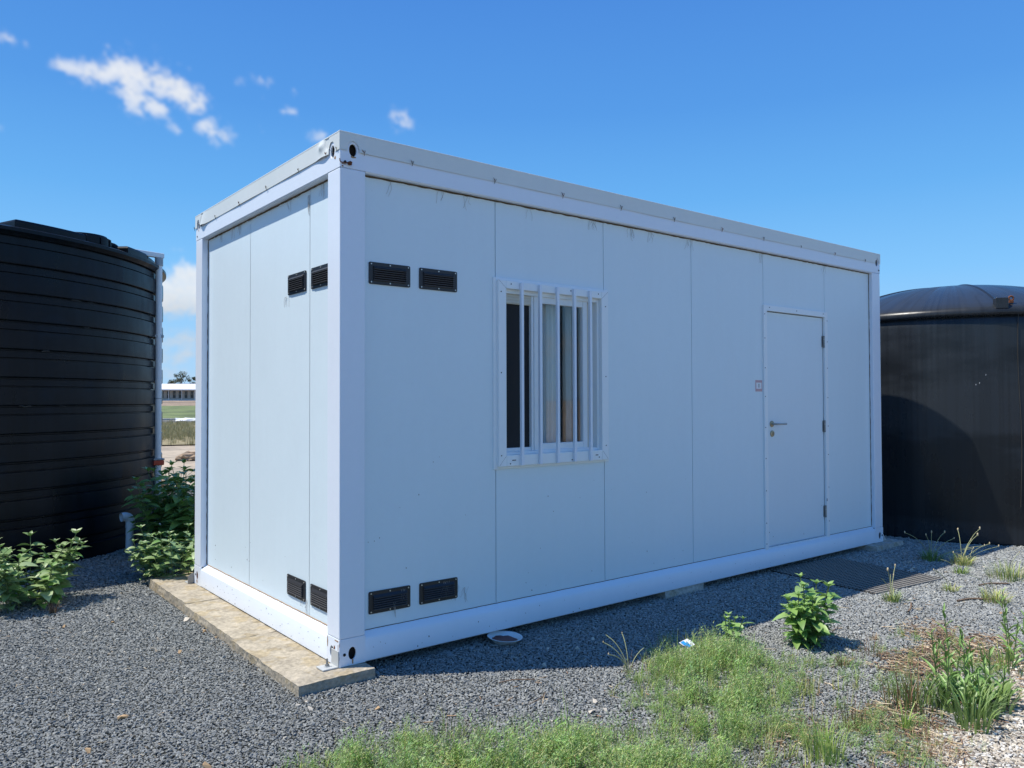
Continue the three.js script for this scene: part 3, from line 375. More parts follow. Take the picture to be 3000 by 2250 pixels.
/* ---------- tanks ---------- */
{
  const [cx, cz, R] = TANK_L, t = thing('ribbed_water_tank', 'large black ribbed plastic water tank beside the short cabin wall', 'water tank', [cx, 0, cz]);
  const P = [[0, 0], [R - .03, 0]]; let y = 0.0; P.push([R - .03, .16]);
  for (let k = 0; k < 12; k++) { const gc = .19 + k * .25; P.push([R - .034, gc - .034], [R - .03, gc - .038 + .008]); P.pop(); P.pop(); P.push([R + .002, gc - .046], [R - .034, gc - .044], [R - .034, gc - .034], [R - .018, gc - .030], [R - .018, gc + .026], [R - .034, gc + .030], [R - .034, gc + .040], [R - .002, gc + .046], [R + .002, gc + .052], [R + .004, gc + .12]); if (k === 11) { P.length -= 2; } }
  P.push([R + .01, 3.0], [R + .035, 3.02], [R + .035, 3.05], [R - .02, 3.07]);
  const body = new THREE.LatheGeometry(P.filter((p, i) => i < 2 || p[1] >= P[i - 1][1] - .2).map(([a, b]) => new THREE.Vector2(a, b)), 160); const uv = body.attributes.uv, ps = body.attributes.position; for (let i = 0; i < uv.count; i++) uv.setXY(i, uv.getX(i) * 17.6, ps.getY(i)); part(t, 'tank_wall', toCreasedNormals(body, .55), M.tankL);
  const roof = new THREE.LatheGeometry([[R - .02, 3.065], [R - .3, 3.09], [1.2, 3.22], [.4, 3.27], [0, 3.28]].map(([a, b]) => new THREE.Vector2(a, b)), 120); part(t, 'tank_roof', roof, M.tankL);
  const sector = (a0, a1, r0, r1, yA, yB, top) => { const s = new THREE.Shape(); s.absarc(0, 0, r1, a0, a1, false); s.absarc(0, 0, r0, a1, a0, true); const g = new THREE.ExtrudeGeometry(s, { depth: yB - yA, bevelEnabled: true, bevelSize: .03, bevelThickness: .025, bevelSegments: 2, curveSegments: 14 }); g.rotateX(Math.PI / 2); g.translate(0, yB, 0); return g; };
  const d = Math.PI / 180; for (let k = 0; k < 10; k++) part(t, 'roof_step', sector((54.8 + k * 36) * d, (54.8 + 13.6 + k * 36) * d, 1.5, R - .09, 3.07, 3.125), M.tankL);
  const at = (a, r, yy) => [Math.cos(a * d) * r, yy, Math.sin(a * d) * r];
  const lid = part(t, 'access_lid', merge([cyl(.26, .26, .09, 40), cyl(.24, .225, .03, 40).translate(0, .055, 0)]), M.tankL); lid.position.set(...at(48.4, R - .33, 3.12)); for (let k = 0; k < 12; k++) { const g = part(lid, 'lid_rib', box(-.012, .012, -.04, .04, .255, .272, .004), M.tankL); g.rotation.y = k * Math.PI / 6; }
  const vt = part(t, 'vent_elbow', new THREE.TorusGeometry(.055, .032, 12, 20, Math.PI), M.tankL); vt.position.set(...at(42.2, R - .2, 3.09)); vt.rotation.y = -.25;
  part(t, 'roof_rib', sector(33.5 * d, 41.5 * d, R - .5, R - .05, 3.07, 3.12), M.tankL);
  // dust and nests caught on the ribs
  const r = rng(19); for (let k = 0; k < 30; k++) { const a = (22 + 68 * Math.pow(r(), .8)) * d, row = Math.floor(r() * 10), yy = .19 + row * .25 + (r() < .7 ? .037 : -.03), len = (.02 + .05 * r() * r()) * (row < 5 ? 1.8 : 1), pts = []; for (let i = 0; i <= 4; i++) { const b = a + (i / 4 - .5) * len; pts.push([Math.cos(b) * (R - .001), yy + (r() - .5) * .012, Math.sin(b) * (R - .001)]); } part(t, 'dust_clump', tube(pts, .002 + .003 * r(), 6, 4), M.tankDust); }
  // downpipe by the tank
  const dp = thing('downpipe', 'white plastic downpipe with red band standing against the ribbed tank', 'pipe', [.46, 0, -5.49]);
  part(dp, 'pipe', cyl(.036, .036, 2.98, 20).translate(0, 1.62, 0), M.pvc); part(dp, 'pipe_collar', cyl(.044, .044, .09, 20).translate(0, 3.10, 0), M.pvcGrey);
  part(dp, 'pipe_arm', box(-.62, .05, 3.145, 3.20, -.03, .03, .008), M.pvc).rotation.y = .28; part(dp, 'red_band', box(-.058, .058, .80, .855, -.05, .05, .008), M.red); part(dp, 'band_clip', box(-.06, .062, .857, .875, -.052, .052, .005), M.pvcGrey); part(dp, 'pipe_joint', cyl(.0375, .0375, .01, 20).translate(0, 1.55, 0), M.pvcGrey); part(dp, 'pipe_bracket', box(-.05, .05, 2.24, 2.27, -.1, .03, .004), M.pvcGrey);
  const ob = thing('pipe_elbow', 'short white plastic pipe with bent elbow rising from the gravel by the ribbed tank', 'pipe', [-.02, 0, -4.66]);
  part(ob, 'pipe', cyl(.036, .036, .30, 20).translate(.006, .13, 0), M.pvc); part(ob, 'elbow', tube([[.012, .25, 0], [.012, .30, 0], [.008, .325, 0], [-.012, .352, .004], [-.038, .362, .008], [-.075, .360, .015]], .045, 24, 18), M.pvc);
}
{
  const [cx, cz, R] = TANK_R, t = thing('smooth_water_tank', 'smooth black plastic water tank with domed roof beyond the door end of the cabin', 'water tank', [cx, 0, cz]);
  const lathe = (pts, seg = 160) => { const g = new THREE.LatheGeometry(pts.map(([a, b]) => new THREE.Vector2(a, b)), seg), uv = g.attributes.uv, p = g.attributes.position; for (let i = 0; i < uv.count; i++) uv.setXY(i, uv.getX(i) * 11.3, p.getY(i)); return g; };
  part(t, 'tank_wall', lathe([[0, 0], [R - .005, 0], [R, .03], [R + .002, .8], [R + .004, 1.6], [R, 2.28], [R - .015, 2.36], [R - .05, 2.40]]), M.tankR);
  const dome = [[R - .06, 2.375], [R + .012, 2.385], [R + .026, 2.405], [R + .022, 2.435], [R, 2.475]]; for (let k = 1; k <= 14; k++) { const a = k / 14, rr = R * (1 - a); dome.push([Math.max(rr, 0), 2.475 + .43 * (1 - Math.pow(rr / R, 2.1))]); }
  part(t, 'tank_dome', lathe(dome), M.tankR);
  const domeY = (rr) => 2.475 + .43 * (1 - Math.pow(rr / R, 2.1)), d = Math.PI / 180, at = (a, rr, dy = 0) => [Math.cos(a * d) * rr, domeY(rr) + dy, Math.sin(a * d) * rr];
  for (let k = 0; k < 6; k++) { const a = 143.5 + k * 60, pts = []; for (let i = 0; i <= 10; i++) pts.push(at(a, lerp(.2, R - .02, i / 10), -.012)); part(t, 'dome_rib', tube(pts, .022, 30, 8), M.tankR); }
  const blk = part(t, 'lug', box(-.06, .06, -.06, .06, -.05, .05, .012), M.tankR); blk.position.set(...at(143.4, R - .03, .015)); blk.rotation.y = -(143.4 - 90) * d;
  const clip = part(t, 'lifting_eye', merge([new THREE.TorusGeometry(.022, .009, 8, 16), box(-.022, .022, -.05, -.022, -.010, .010, .004)]), M.rust); clip.position.set(...at(139.9, R - .06, .055)); clip.rotation.y = -(139.9 - 90) * d;
  const pts = []; for (let i = 0; i <= 14; i++) pts.push([Math.cos((138.6 + .9 * Math.sin(i * .5) * .4) * d) * (R + .006 + (i === 0 ? .012 : 0)), 2.44 - i * .145, Math.sin((138.6 + .36 * Math.sin(i * .5)) * d) * (R + .006 + (i === 0 ? .012 : 0))]); part(t, 'mud_streak', tube(pts, .0035, 40, 5), std(.055, .05, .042, .9));
  const r = rng(3); for (let k = 0; k < 3; k++) { const a = (148 + 4.5 * r()) * d, g = box(-.002, .002, -.006, .006, -.001, .001, .0008), o = part(t, 'dropping', g, M.white); o.position.set(Math.cos(a) * (R + .004), 1.66 + .14 * r(), Math.sin(a) * (R + .004)); o.rotation.set(0, -(a - Math.PI / 2) , (r() - .5) * 1.2); }
}

/* ---------- plants ---------- */
function leafGeo(seed, w = .36) {                          // unit-long ovate leaf along +z, folded along the rib and drooping
  const r = rng(seed), n = 6, P = [], I = [], droop = .22 + .3 * r(), fold = .10 + .12 * r(), twist = (r() - .5) * .5;
  for (let i = 0; i <= n; i++) { const t = i / n, hw = w * .5 * Math.pow(Math.sin(Math.PI * Math.pow(t, .72)), .9) * (1 - .15 * t), y = .12 * t - droop * t * t, tw = twist * t; P.push(0, y, t); P.push(-hw, y + fold * hw * 2 - tw * hw, t - .02); P.push(hw, y + fold * hw * 2 + tw * hw, t - .02); }
  for (let i = 0; i < n; i++) { const a = i * 3, b = a + 3; I.push(a, a + 1, b + 1, a, b + 1, b, a, b + 2, a + 2, a, b, b + 2); }
  const g = new THREE.BufferGeometry(); g.setAttribute('position', new THREE.Float32BufferAttribute(P, 3)); g.setIndex(I); g.computeVertexNormals(); return g;
}
const LEAVES = [1, 2, 3, 4, 5].map((k) => leafGeo(k * 7, .47 + .04 * (k % 3))), LEAFM = [leafy(.25, .42, .10, .45), leafy(.19, .34, .08, .45), leafy(.29, .47, .12, .42), leafy(.33, .50, .16, .42)], DULLM = [leafy(.29, .40, .17, .45, .25), leafy(.22, .335, .115, .45, .25), leafy(.34, .44, .215, .45, .25), leafy(.19, .36, .075, .45, .3)], STEMM = std(.10, .14, .05, .8);
function broadleaf(label, pos, o, group) {
  const t = thing(o.name || 'broadleaf_weed', label, 'weed', pos, 0, group), r = rng(o.seed), stems = [], mats = o.dull ? DULLM : LEAFM; let count = 0; const extra = [];
  const up = V(0, 1, 0), zA = V(0, 0, 1), qa = new THREE.Quaternion(), m4 = new THREE.Matrix4();
  const putLeaf = (p, dir, size, roll) => {
    const x = V().crossVectors(up, dir).normalize(), y = V().crossVectors(dir, x); m4.makeBasis(x, y, dir); qa.setFromRotationMatrix(m4); const qr = new THREE.Quaternion().setFromAxisAngle(zA, roll); qa.multiply(qr);
    if (count++ < (o.max || 280)) { const l = part(t, 'leaf', LEAVES[Math.floor(r() * 5)], mats[Math.floor(r() * mats.length)]); l.position.copy(p); l.quaternion.copy(qa); l.scale.setScalar(size); }
    else { const g = LEAVES[Math.floor(r() * 5)].clone(); g.applyMatrix4(new THREE.Matrix4().compose(p, qa.clone(), V(size, size, size))); extra.push(g); }
  };
  const grow = (base, dir, len, nodes, ls, depth) => {
    const pts = [], bend = V((r() - .5) * .25, .12, (r() - .5) * .25); let p = base.clone(), d = dir.clone().normalize();
    for (let i = 0; i <= nodes; i++) { pts.push([p.x, p.y, p.z]); d.addScaledVector(bend, .18).normalize(); p = p.clone().addScaledVector(d, len / nodes); }
    stems.push(tube(pts, (depth ? .0018 : .003) * (o.thick || 1), nodes * 2, 5));
    let a = r() * 6.283;
    for (let i = depth ? 1 : Math.round(nodes * (o.bare ?? .15)); i <= nodes; i++) {
      const q = V(...pts[i]), k = i / nodes, size = ls * lerp(.75, 1.1, Math.sin(Math.PI * clamp(k * .9))) * lerp(.8, 1.15, r()) * (i === nodes ? .55 : 1); a += Math.PI / 2 + (r() - .5) * .6;
      const nl = i === nodes ? 4 : 2; for (let s = 0; s < nl; s++) { const b = a + s * (6.283 / nl), el = i === nodes ? .7 : lerp(-.15, .35, r()); putLeaf(q, V(Math.cos(b) * Math.cos(el), Math.sin(el), Math.sin(b) * Math.cos(el)).normalize(), size, (r() - .5) * .8); }
      if (!depth && o.branch && i > 1 && i < nodes - 1 && r() < o.branch) { const b = r() * 6.283; grow(q, V(Math.cos(b) * .8, .65, Math.sin(b) * .8), len * .32, 3, ls * .75, 1); }
    }
  };
  for (let s = 0; s < o.stems; s++) { const a = s * 2.4 + r(), rad = o.foot * Math.sqrt(r()), lean = o.lean * (.35 + .65 * r()), h = o.h * (.55 + .45 * r()) * (s === 0 ? 1.1 : 1); grow(V(Math.cos(a) * rad, 0, Math.sin(a) * rad), V(Math.cos(a) * lean + (o.tx || 0), 1, Math.sin(a) * lean + (o.tz || 0)), h, o.nodes, o.leaf, 0); }
  part(t, 'stems', merge(stems), STEMM); if (extra.length) { const e = part(t, 'inner_leaves', merge(extra), mats[1]); e.userData.kind = 'stuff'; } return t;
}
broadleaf('bright green bushy weed standing alone on the gravel before the cabin door', [2.515, 0, 1.276], { seed: 11, stems: 15, foot: .07, lean: .34, h: .41, nodes: 6, leaf: .112, bare: .05, branch: .3, max: 298 });
broadleaf('small dark green weed sprouting at the shadow edge behind the ground cover', [2.18, 0, .95], { seed: 23, stems: 4, foot: .02, lean: .5, h: .20, nodes: 4, leaf: .08 });
broadleaf('leafy pale green weed growing on the gravel before the ribbed tank', [-1.13, 0, -2.87], { seed: 35, stems: 22, foot: .2, lean: .55, h: .52, nodes: 7, leaf: .132, branch: .3, bare: .1, dull: true, max: 298 });
broadleaf('sunlit leafy bush at the end of the concrete footing', [.02, 0, -3.12], { seed: 47, stems: 26, foot: .30, lean: .42, h: .50, nodes: 7, leaf: .108, branch: .35, bare: .1, dull: true, max: 298 });
broadleaf('dark shaded leafy bush between the ribbed tank and the cabin', [.50, 0, -4.3], { seed: 59, stems: 48, foot: .42, lean: .26, h: .92, nodes: 9, leaf: .165, branch: .4, max: 298 });
broadleaf('shaded leafy weed wrapped round the white pipe elbow', [.36, 0, -4.45], { seed: 61, stems: 14, foot: .16, lean: .36, h: .5, nodes: 6, leaf: .12, max: 200 });
broadleaf('low shaded weed at the gravel edge beside the pipe elbow', [.22, 0, -3.70], { seed: 67, stems: 9, foot: .14, lean: .5, h: .26, nodes: 5, leaf: .11, max: 200 });

function blades(o) {                                        // a tuft of bent blades, one geometry with a colour for each blade
  const r = rng(o.seed), P = [], C = [], I = []; let v = 0;
  for (let k = 0; k < o.n; k++) {
    const a = r() * 6.283, rad = o.foot * Math.sqrt(r()), L = o.len * (.45 + .6 * r()), arch = o.arch * (.4 + .9 * r()), w = o.w * (.7 + .6 * r()), b = a + (r() - .5) * 1.2, ca = Math.cos(b), sa = Math.sin(b), x0 = Math.cos(a) * rad, z0 = Math.sin(a) * rad, c = o.cols[Math.floor(r() * o.cols.length)], f = .8 + .4 * r(), n = 5; let th = Math.PI / 2 - arch * .25 * r(), x = 0, y = 0;
    for (let i = 0; i <= n; i++) { const t = i / n, hw = w * .5 * Math.pow(1 - t, .7) * (o.belly ? Math.sin(Math.PI * (.15 + .85 * t)) * 1.6 + .2 : 1), px = x0 + ca * x, pz = z0 + sa * x; P.push(px - sa * hw, Math.max(.002, y), pz + ca * hw, px + sa * hw, Math.max(.002, y + hw * .3), pz - ca * hw); for (let s = 0; s < 2; s++) C.push(c[0] * f, c[1] * f, c[2] * f); if (i < n) { const q = v + i * 2; I.push(q, q + 1, q + 2, q + 1, q + 3, q + 2); } x += Math.cos(th) * L / n; y += Math.sin(th) * L / n; th -= arch * (.5 + t) / n * 1.4; }
    v += (n + 1) * 2;
  }
  const g = new THREE.BufferGeometry(); g.setAttribute('position', new THREE.Float32BufferAttribute(P, 3)); g.setAttribute('color', new THREE.Float32BufferAttribute(C, 3)); g.setIndex(I); g.computeVertexNormals(); return g;
}
const bladeM = new THREE.MeshPhysicalMaterial({ roughness: .6, transmission: .3, thickness: 0, side: THREE.DoubleSide, vertexColors: true });
const GREEN = [[.20, .32, .075], [.155, .26, .06], [.25, .36, .10]], LIME = [[.34, .48, .10], [.28, .42, .08], [.40, .50, .15]], YELLOW = [[.50, .54, .16], [.34, .45, .11], [.58, .52, .25]], DRY = [[.50, .36, .2], [.36, .23, .12], [.56, .44, .28]], REDDISH = [[.24, .22, .09], [.32, .17, .09], [.2, .25, .08]];
function tuft(label, pos, o, stalks = [], name = 'grass_tuft') {
  const t = thing(name, label, 'grass tuft', pos, 0, 'grass tufts in the gravel'); const b = part(t, 'blades', blades(o), bladeM); b.userData.kind = 'stuff';
  stalks.forEach(([tx, h, tz, head], k) => { const s = part(t, 'stalk', tube([[0, 0, 0], [tx * .25, h * .5, tz * .25], [tx * .65, h * .85, tz * .65], [tx, h, tz]], .0022, 12, 5), std(.34, .36, .18, .8)); if (head) { const g = new THREE.SphereGeometry(head, 8, 8); g.scale(.75, 1.5, .75); const m = part(s, 'seed_head', g, std(.55, .45, .28, .9)); m.position.set(tx, h + head * .6, tz); } });
  return t;
}
const rose = { n: 70, foot: .06, len: .13, arch: 1.5, w: .007, cols: YELLOW };
tuft('plantain tuft with round pale seed heads at the front edge of the rubber mat', [3.95, 0, 1.10], { ...rose, seed: 1, n: 90, cols: [...GREEN, ...YELLOW], len: .12 }, [[-.05, .245, .0, .010], [.03, .2, -.02, 0], [.19, .235, -.06, .008], [-.11, .19, -.02, 0], [.17, .01, .1, 0], [.10, .18, -.03, .007]]);
tuft('plantain tuft with one bent stalk right of the rubber mat corner', [4.62, 0, 1.24], { ...rose, seed: 2, len: .09 }, [[-.24, .2, -.02, .006], [-.16, .12, .05, 0]]);
tuft('shaded plantain clump with tall seed stalks before the smooth tank', [5.72, 0, .62], { ...rose, seed: 3, n: 130, foot: .09, len: .15, cols: GREEN }, [[-.2, .27, -.15, .008], [-.06, .25, -.02, .007], [.01, .27, .0, .008], [.17, .26, .05, .009], [.3, .12, .25, .007], [.42, .14, .3, .007], [.25, .2, .1, .006]]);
tuft('yellow green plantain clump with long lit stalks in front of the smooth tank', [5.74, 0, .88], { ...rose, seed: 4, n: 150, foot: .09, len: .16 }, [[.12, .3, -.08, .010], [.22, .26, .05, .010], [.35, .3, .02, .010], [.3, .18, .12, .008], [.4, .15, .16, .008], [-.3, .16, .05, .007], [.15, .22, .02, .006], [-.35, .1, .1, 0]]);
tuft('small lime plantain rosette on the gravel below the long stalks', [5.35, 0, 1.02], { ...rose, seed: 5, n: 70, len: .10, cols: LIME }, [[-.14, .13, -.1, 0]]);
tuft('wide fine bladed yellow green tuft at the gravel before the smooth tank base', [5.45, 0, 1.36], { ...rose, seed: 6, n: 220, foot: .17, len: .17, w: .005, arch: 1.1, cols: [...YELLOW, ...GREEN] }, [[.1, .22, .05, .005], [-.2, .2, .1, 0]]);
tuft('low spreading yellow plantain tuft on the gravel among straw', [4.52, 0, 1.60], { ...rose, seed: 7, n: 120, foot: .09, len: .14 }, [[-.2, .22, -.1, 0], [-.05, .24, -.06, 0]]);
tuft('little brown dead tuft alone on pale gravel', [2.93, 0, 1.48], { ...rose, seed: 8, n: 70, foot: .03, len: .06, w: .002, arch: .7, cols: DRY });
tuft('bright lime grass tuft growing in the dry litter', [1.17, 0, 2.16], { ...rose, seed: 9, n: 130, foot: .085, len: .17, w: .006, arch: .75, cols: LIME });
tuft('small sparse lime grass tuft between the litter and the tall leafy clump', [1.72, 0, 2.24], { ...rose, seed: 10, n: 26, foot: .03, len: .16, w: .007, arch: 1.0, cols: LIME });
tuft('reddish brown grass tuft in the bare soil', [1.58, 0, 2.06], { ...rose, seed: 12, n: 70, foot: .08, len: .15, w: .004, arch: .8, cols: REDDISH });
tuft('dry straw coloured tuft at the edge of the green ground cover', [1.80, 0, 1.72], { ...rose, seed: 13, n: 60, foot: .05, len: .13, w: .003, arch: .6, cols: [...DRY, ...YELLOW] });
tuft('dark red rosette beside the bushy weed', [2.30, 0, 1.62], { ...rose, seed: 14, n: 40, foot: .03, len: .12, w: .005, arch: 1.4, cols: REDDISH });
tuft('sprawling bronze tinged grass beside the tall leafy clump', [2.02, 0, 2.12], { ...rose, seed: 15, n: 120, foot: .12, len: .24, w: .006, arch: 1.0, cols: [...REDDISH, ...GREEN] });
tuft('dead brown tuft on dark gravel before the leafy weed', [-.99, 0, -2.5], { ...rose, seed: 16, n: 40, foot: .03, len: .12, w: .006, arch: 1.3, cols: [[.16, .08, .04], [.3, .2, .1]] });
tuft('tall pale stalked dry grass at the end of the cabin shadow', [1.29, 0, .93], { ...rose, seed: 17, n: 14, foot: .03, len: .14, w: .002, arch: .8, cols: DRY }, [[-.06, .2, -.12, 0], [-.16, .14, .0, .005], [.03, .2, -.08, .004], [-.12, .05, .06, .005], [.12, .12, .0, 0], [-.1, .17, -.1, .004]]);
// strap leaved leafy clumps at the right
function leafClump(label, pos, stems, blade, name = 'leafy_clump') {
  const t = thing(name, label, 'weed', pos); const b = part(t, 'blades', blades(blade), bladeM); b.userData.kind = 'stuff'; const r = rng(blade.seed + 99);
  for (const [x, z, h, n] of stems) { const lean = [(r() - .5) * .12, (r() - .5) * .12], s = part(t, 'stem', tube([[x, 0, z], [x + lean[0] * .5, h * .5, z + lean[1] * .5], [x + lean[0], h, z + lean[1]]], .0028, 10, 5), STEMM); for (let i = 0; i < n; i++) { const k = (i + .8) / n, a = i * 2.4 + r(), el = lerp(.75, 1.15, k), l = part(s, 'leaf', LEAVES[i % 5], LEAFM[(i + 1) % 3]); l.position.set(x + lean[0] * k, h * k, z + lean[1] * k); l.lookAt(0, 0, 0); const dir = V(Math.cos(a) * Math.cos(el), Math.sin(el), Math.sin(a) * Math.cos(el)), X = V().crossVectors(V(0, 1, 0), dir).normalize(), Y = V().crossVectors(dir, X); l.quaternion.setFromRotationMatrix(new THREE.Matrix4().makeBasis(X, Y, dir)); const L = lerp(.115, .055, k) * (.8 + .4 * r()); l.scale.set(L * .4, L, L); } }
  return t;
}
leafClump('dense dark green leafy clump with upright stems beside the pale pebbles', [2.27, 0, 2.30], [[.06, -.1, .42, 11], [.12, -.02, .28, 9], [-.06, -.06, .30, 9], [.0, .02, .28, 8], [-.12, .03, .30, 8], [.16, -.14, .30, 8], [-.02, -.14, .34, 9], [-.18, -.04, .26, 7], [.05, .07, .22, 7], [.1, .1, .2, 7], [-.1, .1, .2, 7], [.19, .02, .24, 7], [.02, -.2, .26, 7], [-.22, .06, .18, 6], [.22, -.08, .28, 7]], { seed: 201, n: 170, foot: .2, len: .16, arch: 1.15, w: .016, cols: GREEN, belly: true });
leafClump('tall thin stemmed weed at the gravel beyond the dense leafy clump', [3.02, 0, 2.22], [[0, 0, .36, 9], [.07, .05, .3, 8], [-.08, .03, .28, 8], [.14, -.04, .40, 9], [.2, .08, .34, 8]], { seed: 211, n: 60, foot: .16, len: .18, arch: .8, w: .006, cols: [...GREEN, ...YELLOW], belly: true });
for (const [i, x, z, w] of [[0, 1.42, 1.98, 'beside the lime tuft'], [1, 2.62, 1.62, 'near the little dead tuft'], [2, 1.55, 2.42, 'before the low leafy clump'], [3, .98, 2.0, 'at the edge of the green ground cover'], [4, 2.75, 1.95, 'on the gravel behind the dense leafy clump'], [5, 3.3, 1.75, 'on the gravel below the plantains']]) tuft(`wispy dry brown grass ${w}`, [x, 0, z], { ...rose, seed: 60 + i, n: 60, foot: .09, len: .13, w: .0028, arch: .9 + .1 * i, cols: [...DRY, ...REDDISH] });
leafClump('low green leafy clump with flat blades on the pebble edge', [1.98, 0, 2.42], [], { seed: 221, n: 60, foot: .08, len: .26, arch: 1.25, w: .010, cols: GREEN });

/* ---------- ground cover, straw, litter ---------- */
function sprig(seed, cols) {
  const r = rng(seed), P = [], C = []; const tri = (a, b, c, k) => { P.push(...a, ...b, ...c); for (let i = 0; i < 3; i++) C.push(...k); };
  for (let s = 0; s < 8; s++) {
    const a = r() * 6.283, lean = .15 + .75 * r() * r(), L = .045 + .10 * r() * r(); let p = [(r() - .5) * .04, 0, (r() - .5) * .04]; const c = cols[Math.floor(r() * cols.length)];
    for (let i = 0; i < 5; i++) { const k = L / 5, q = [p[0] + Math.cos(a) * lean * k * .8 + (r() - .5) * .006, p[1] + k * (1 - i * .12), p[2] + Math.sin(a) * lean * k * .8 + (r() - .5) * .006]; const w = .0008; tri([p[0] - w, p[1], p[2]], [p[0] + w, p[1], p[2]], q, c);
      for (let l = 0; l < 2 + (i < 2); l++) { const b = r() * 6.283, e = .3 + .9 * r(), n = .006 + .009 * r(), d = [Math.cos(b) * Math.cos(e), Math.sin(e), Math.sin(b) * Math.cos(e)], h = n * .13; tri([q[0] - d[2] * h, q[1], q[2] + d[0] * h], [q[0] + d[2] * h, q[1] + .001, q[2] - d[0] * h], [q[0] + d[0] * n, q[1] + d[1] * n, q[2] + d[2] * n], c.map((x) => x * (.85 + .4 * r()))); } p = q; }
  }
  const g = new THREE.BufferGeometry(); g.setAttribute('position', new THREE.Float32BufferAttribute(P, 3)); g.setAttribute('color', new THREE.Float32BufferAttribute(C, 3)); g.computeVertexNormals(); return g;
}
{
  const COV = [[.27, .45, .11], [.33, .50, .16], [.21, .39, .08], [.38, .49, .22], [.42, .42, .17]], r = rng(404), kinds = [sprig(1, COV), sprig(2, COV), sprig(3, COV)], rows = [[], [], []], e = new THREE.Euler(), q = new THREE.Quaternion();
  for (let z = .6; z < 2.9; z += .0145) for (let x = -.95; x < 3.2; x += .0145) {
    const xx = x + (r() - .5) * .03, zz = z + (r() - .5) * .03, n = fbm2(xx * 4 + 5, zz * 4, 0, 4, 70), a = poly(xx, zz, COVER_A), b = poly(xx, zz, COVER_B), f = .55 * fbm2(xx * 22, zz * 22, 0, 2, 77) + .45 * fbm2(xx * 7, zz * 7, 0, 2, 78);
    let dens = Math.max(sstep(-.22, .26, a + .5 * (n - .5)), sstep(-.2, .28, b + .5 * (n - .5))) * sstep(.42, .64, f) * .72 + .22 * sstep(.46, .60, n) * sstep(-.1, .2, poly(xx, zz, STRAW));
    if (poly(xx, zz, PEBBLE) > -.03) dens *= .15;
    if (r() > dens) continue; const s = (.55 + .7 * r()) * lerp(.6, 1.1, sstep(-.1, .3, Math.max(a, b))); e.set((r() - .5) * .4, r() * 6.283, (r() - .5) * .4); q.setFromEuler(e);
    rows[Math.floor(r() * 3)].push([new THREE.Matrix4().compose(V(xx, .004, zz), q, V(s * 1.2, s * lerp(.4, 2.1, fbm2(xx * 6 + 30, zz * 6, 0, 3, 12)) , s * 1.2)), n]);
  }
  const c = new THREE.Color(); kinds.forEach((g, k) => { const o = new THREE.InstancedMesh(g, bladeM, rows[k].length); rows[k].forEach(([m, n], i) => { o.setMatrixAt(i, m); const v = .75 + .5 * r(), d = sstep(.42, .62, fbm2(i * .37, k, 0, 1)); c.setRGB(v * lerp(1, 1.15, d), v, v * lerp(1, .85, d)); o.setColorAt(i, c); }); o.name = numbered('ground_cover'); o.userData = { kind: 'stuff', label: 'low fine leaved green weed creeping over the gravel', category: 'weed' }; sh(o); scene.add(o); });
  console.log('sprigs', rows.map((a) => a.length).join(' '));
  const longG = [blades({ seed: 701, n: 7, foot: .03, len: .15, arch: .8, w: .0034, cols: [...GREEN, ...LIME] }), blades({ seed: 702, n: 6, foot: .035, len: .17, arch: .6, w: .0022, cols: [...YELLOW, ...DRY] }), blades({ seed: 703, n: 9, foot: .03, len: .11, arch: 1.1, w: .0045, cols: [...GREEN, ...YELLOW] })], longRows = [[], [], []];
  for (let k = 0; k < 5200; k++) { const x = -.9 + 4 * r(), z = .65 + 2.2 * r(), n = fbm2(x * 4 + 5, z * 4, 0, 4, 70), d = Math.max(sstep(-.28, .2, poly(x, z, COVER_A) + .6 * (n - .5)), sstep(-.26, .2, poly(x, z, COVER_B) + .6 * (n - .5)), .22 * sstep(-.1, .2, poly(x, z, STRAW))); if (r() > d * .55 || poly(x, z, PEBBLE) > 0) continue; e.set((r() - .5) * .3, r() * 6.283, (r() - .5) * .3); q.setFromEuler(e); const s = .45 + .85 * r() * r() + .15 * r(); longRows[r() < .45 ? 0 : r() < .5 ? 1 : 2].push(new THREE.Matrix4().compose(V(x, .003, z), q, V(s, s, s))); }
  longG.forEach((g, k) => { const o = new THREE.InstancedMesh(g, bladeM, longRows[k].length); longRows[k].forEach((m, i) => o.setMatrixAt(i, m)); o.name = numbered('wild_grass'); o.userData = { kind: 'stuff', label: 'longer grass blades and dead stems standing in the ground cover', category: 'grass' }; sh(o); scene.add(o); });
  // straw and dead stems lying on the ground
  const sg = new THREE.CylinderGeometry(.0008, .0012, 1, 4); sg.rotateZ(Math.PI / 2); const S = [], cols = [[.52, .40, .25], [.40, .26, .15], [.27, .16, .1], [.6, .5, .35], [.2, .13, .085]];
  for (let k = 0; k < 28000; k++) {
    const x = -.8 + 5.2 * r(), z = .7 + 2.3 * r(), p = poly(x, z, STRAW), n = fbm2(x * 3.2 + 3, z * 3.2, 0, 4, 90), d = sstep(-.1, .2, p + .35 * (n - .45)) * sstep(.36, .56, n) + .012; if (r() > d || poly(x, z, PEBBLE) > .12) continue;
    e.set(0, r() * 6.283, (r() - .5) * .35); q.setFromEuler(e); const L = .015 + .09 * r() * r(), t = 1 + 2 * r(); S.push([new THREE.Matrix4().compose(V(x, .010 + .014 * r(), z), q, V(L, t, t)), cols[Math.floor(r() * 5)]]);
  }
  for (let k = 0; k < 160; k++) { const x = -1.9 + 3 * r(), z = -3.5 + 4.2 * r(); e.set(0, r() * 6.283, 0); q.setFromEuler(e); S.push([new THREE.Matrix4().compose(V(x, .014, z), q, V(.01 + .05 * r() * r(), 1.2, 1.2)), cols[3 * Math.floor(r() * 2)]]); }
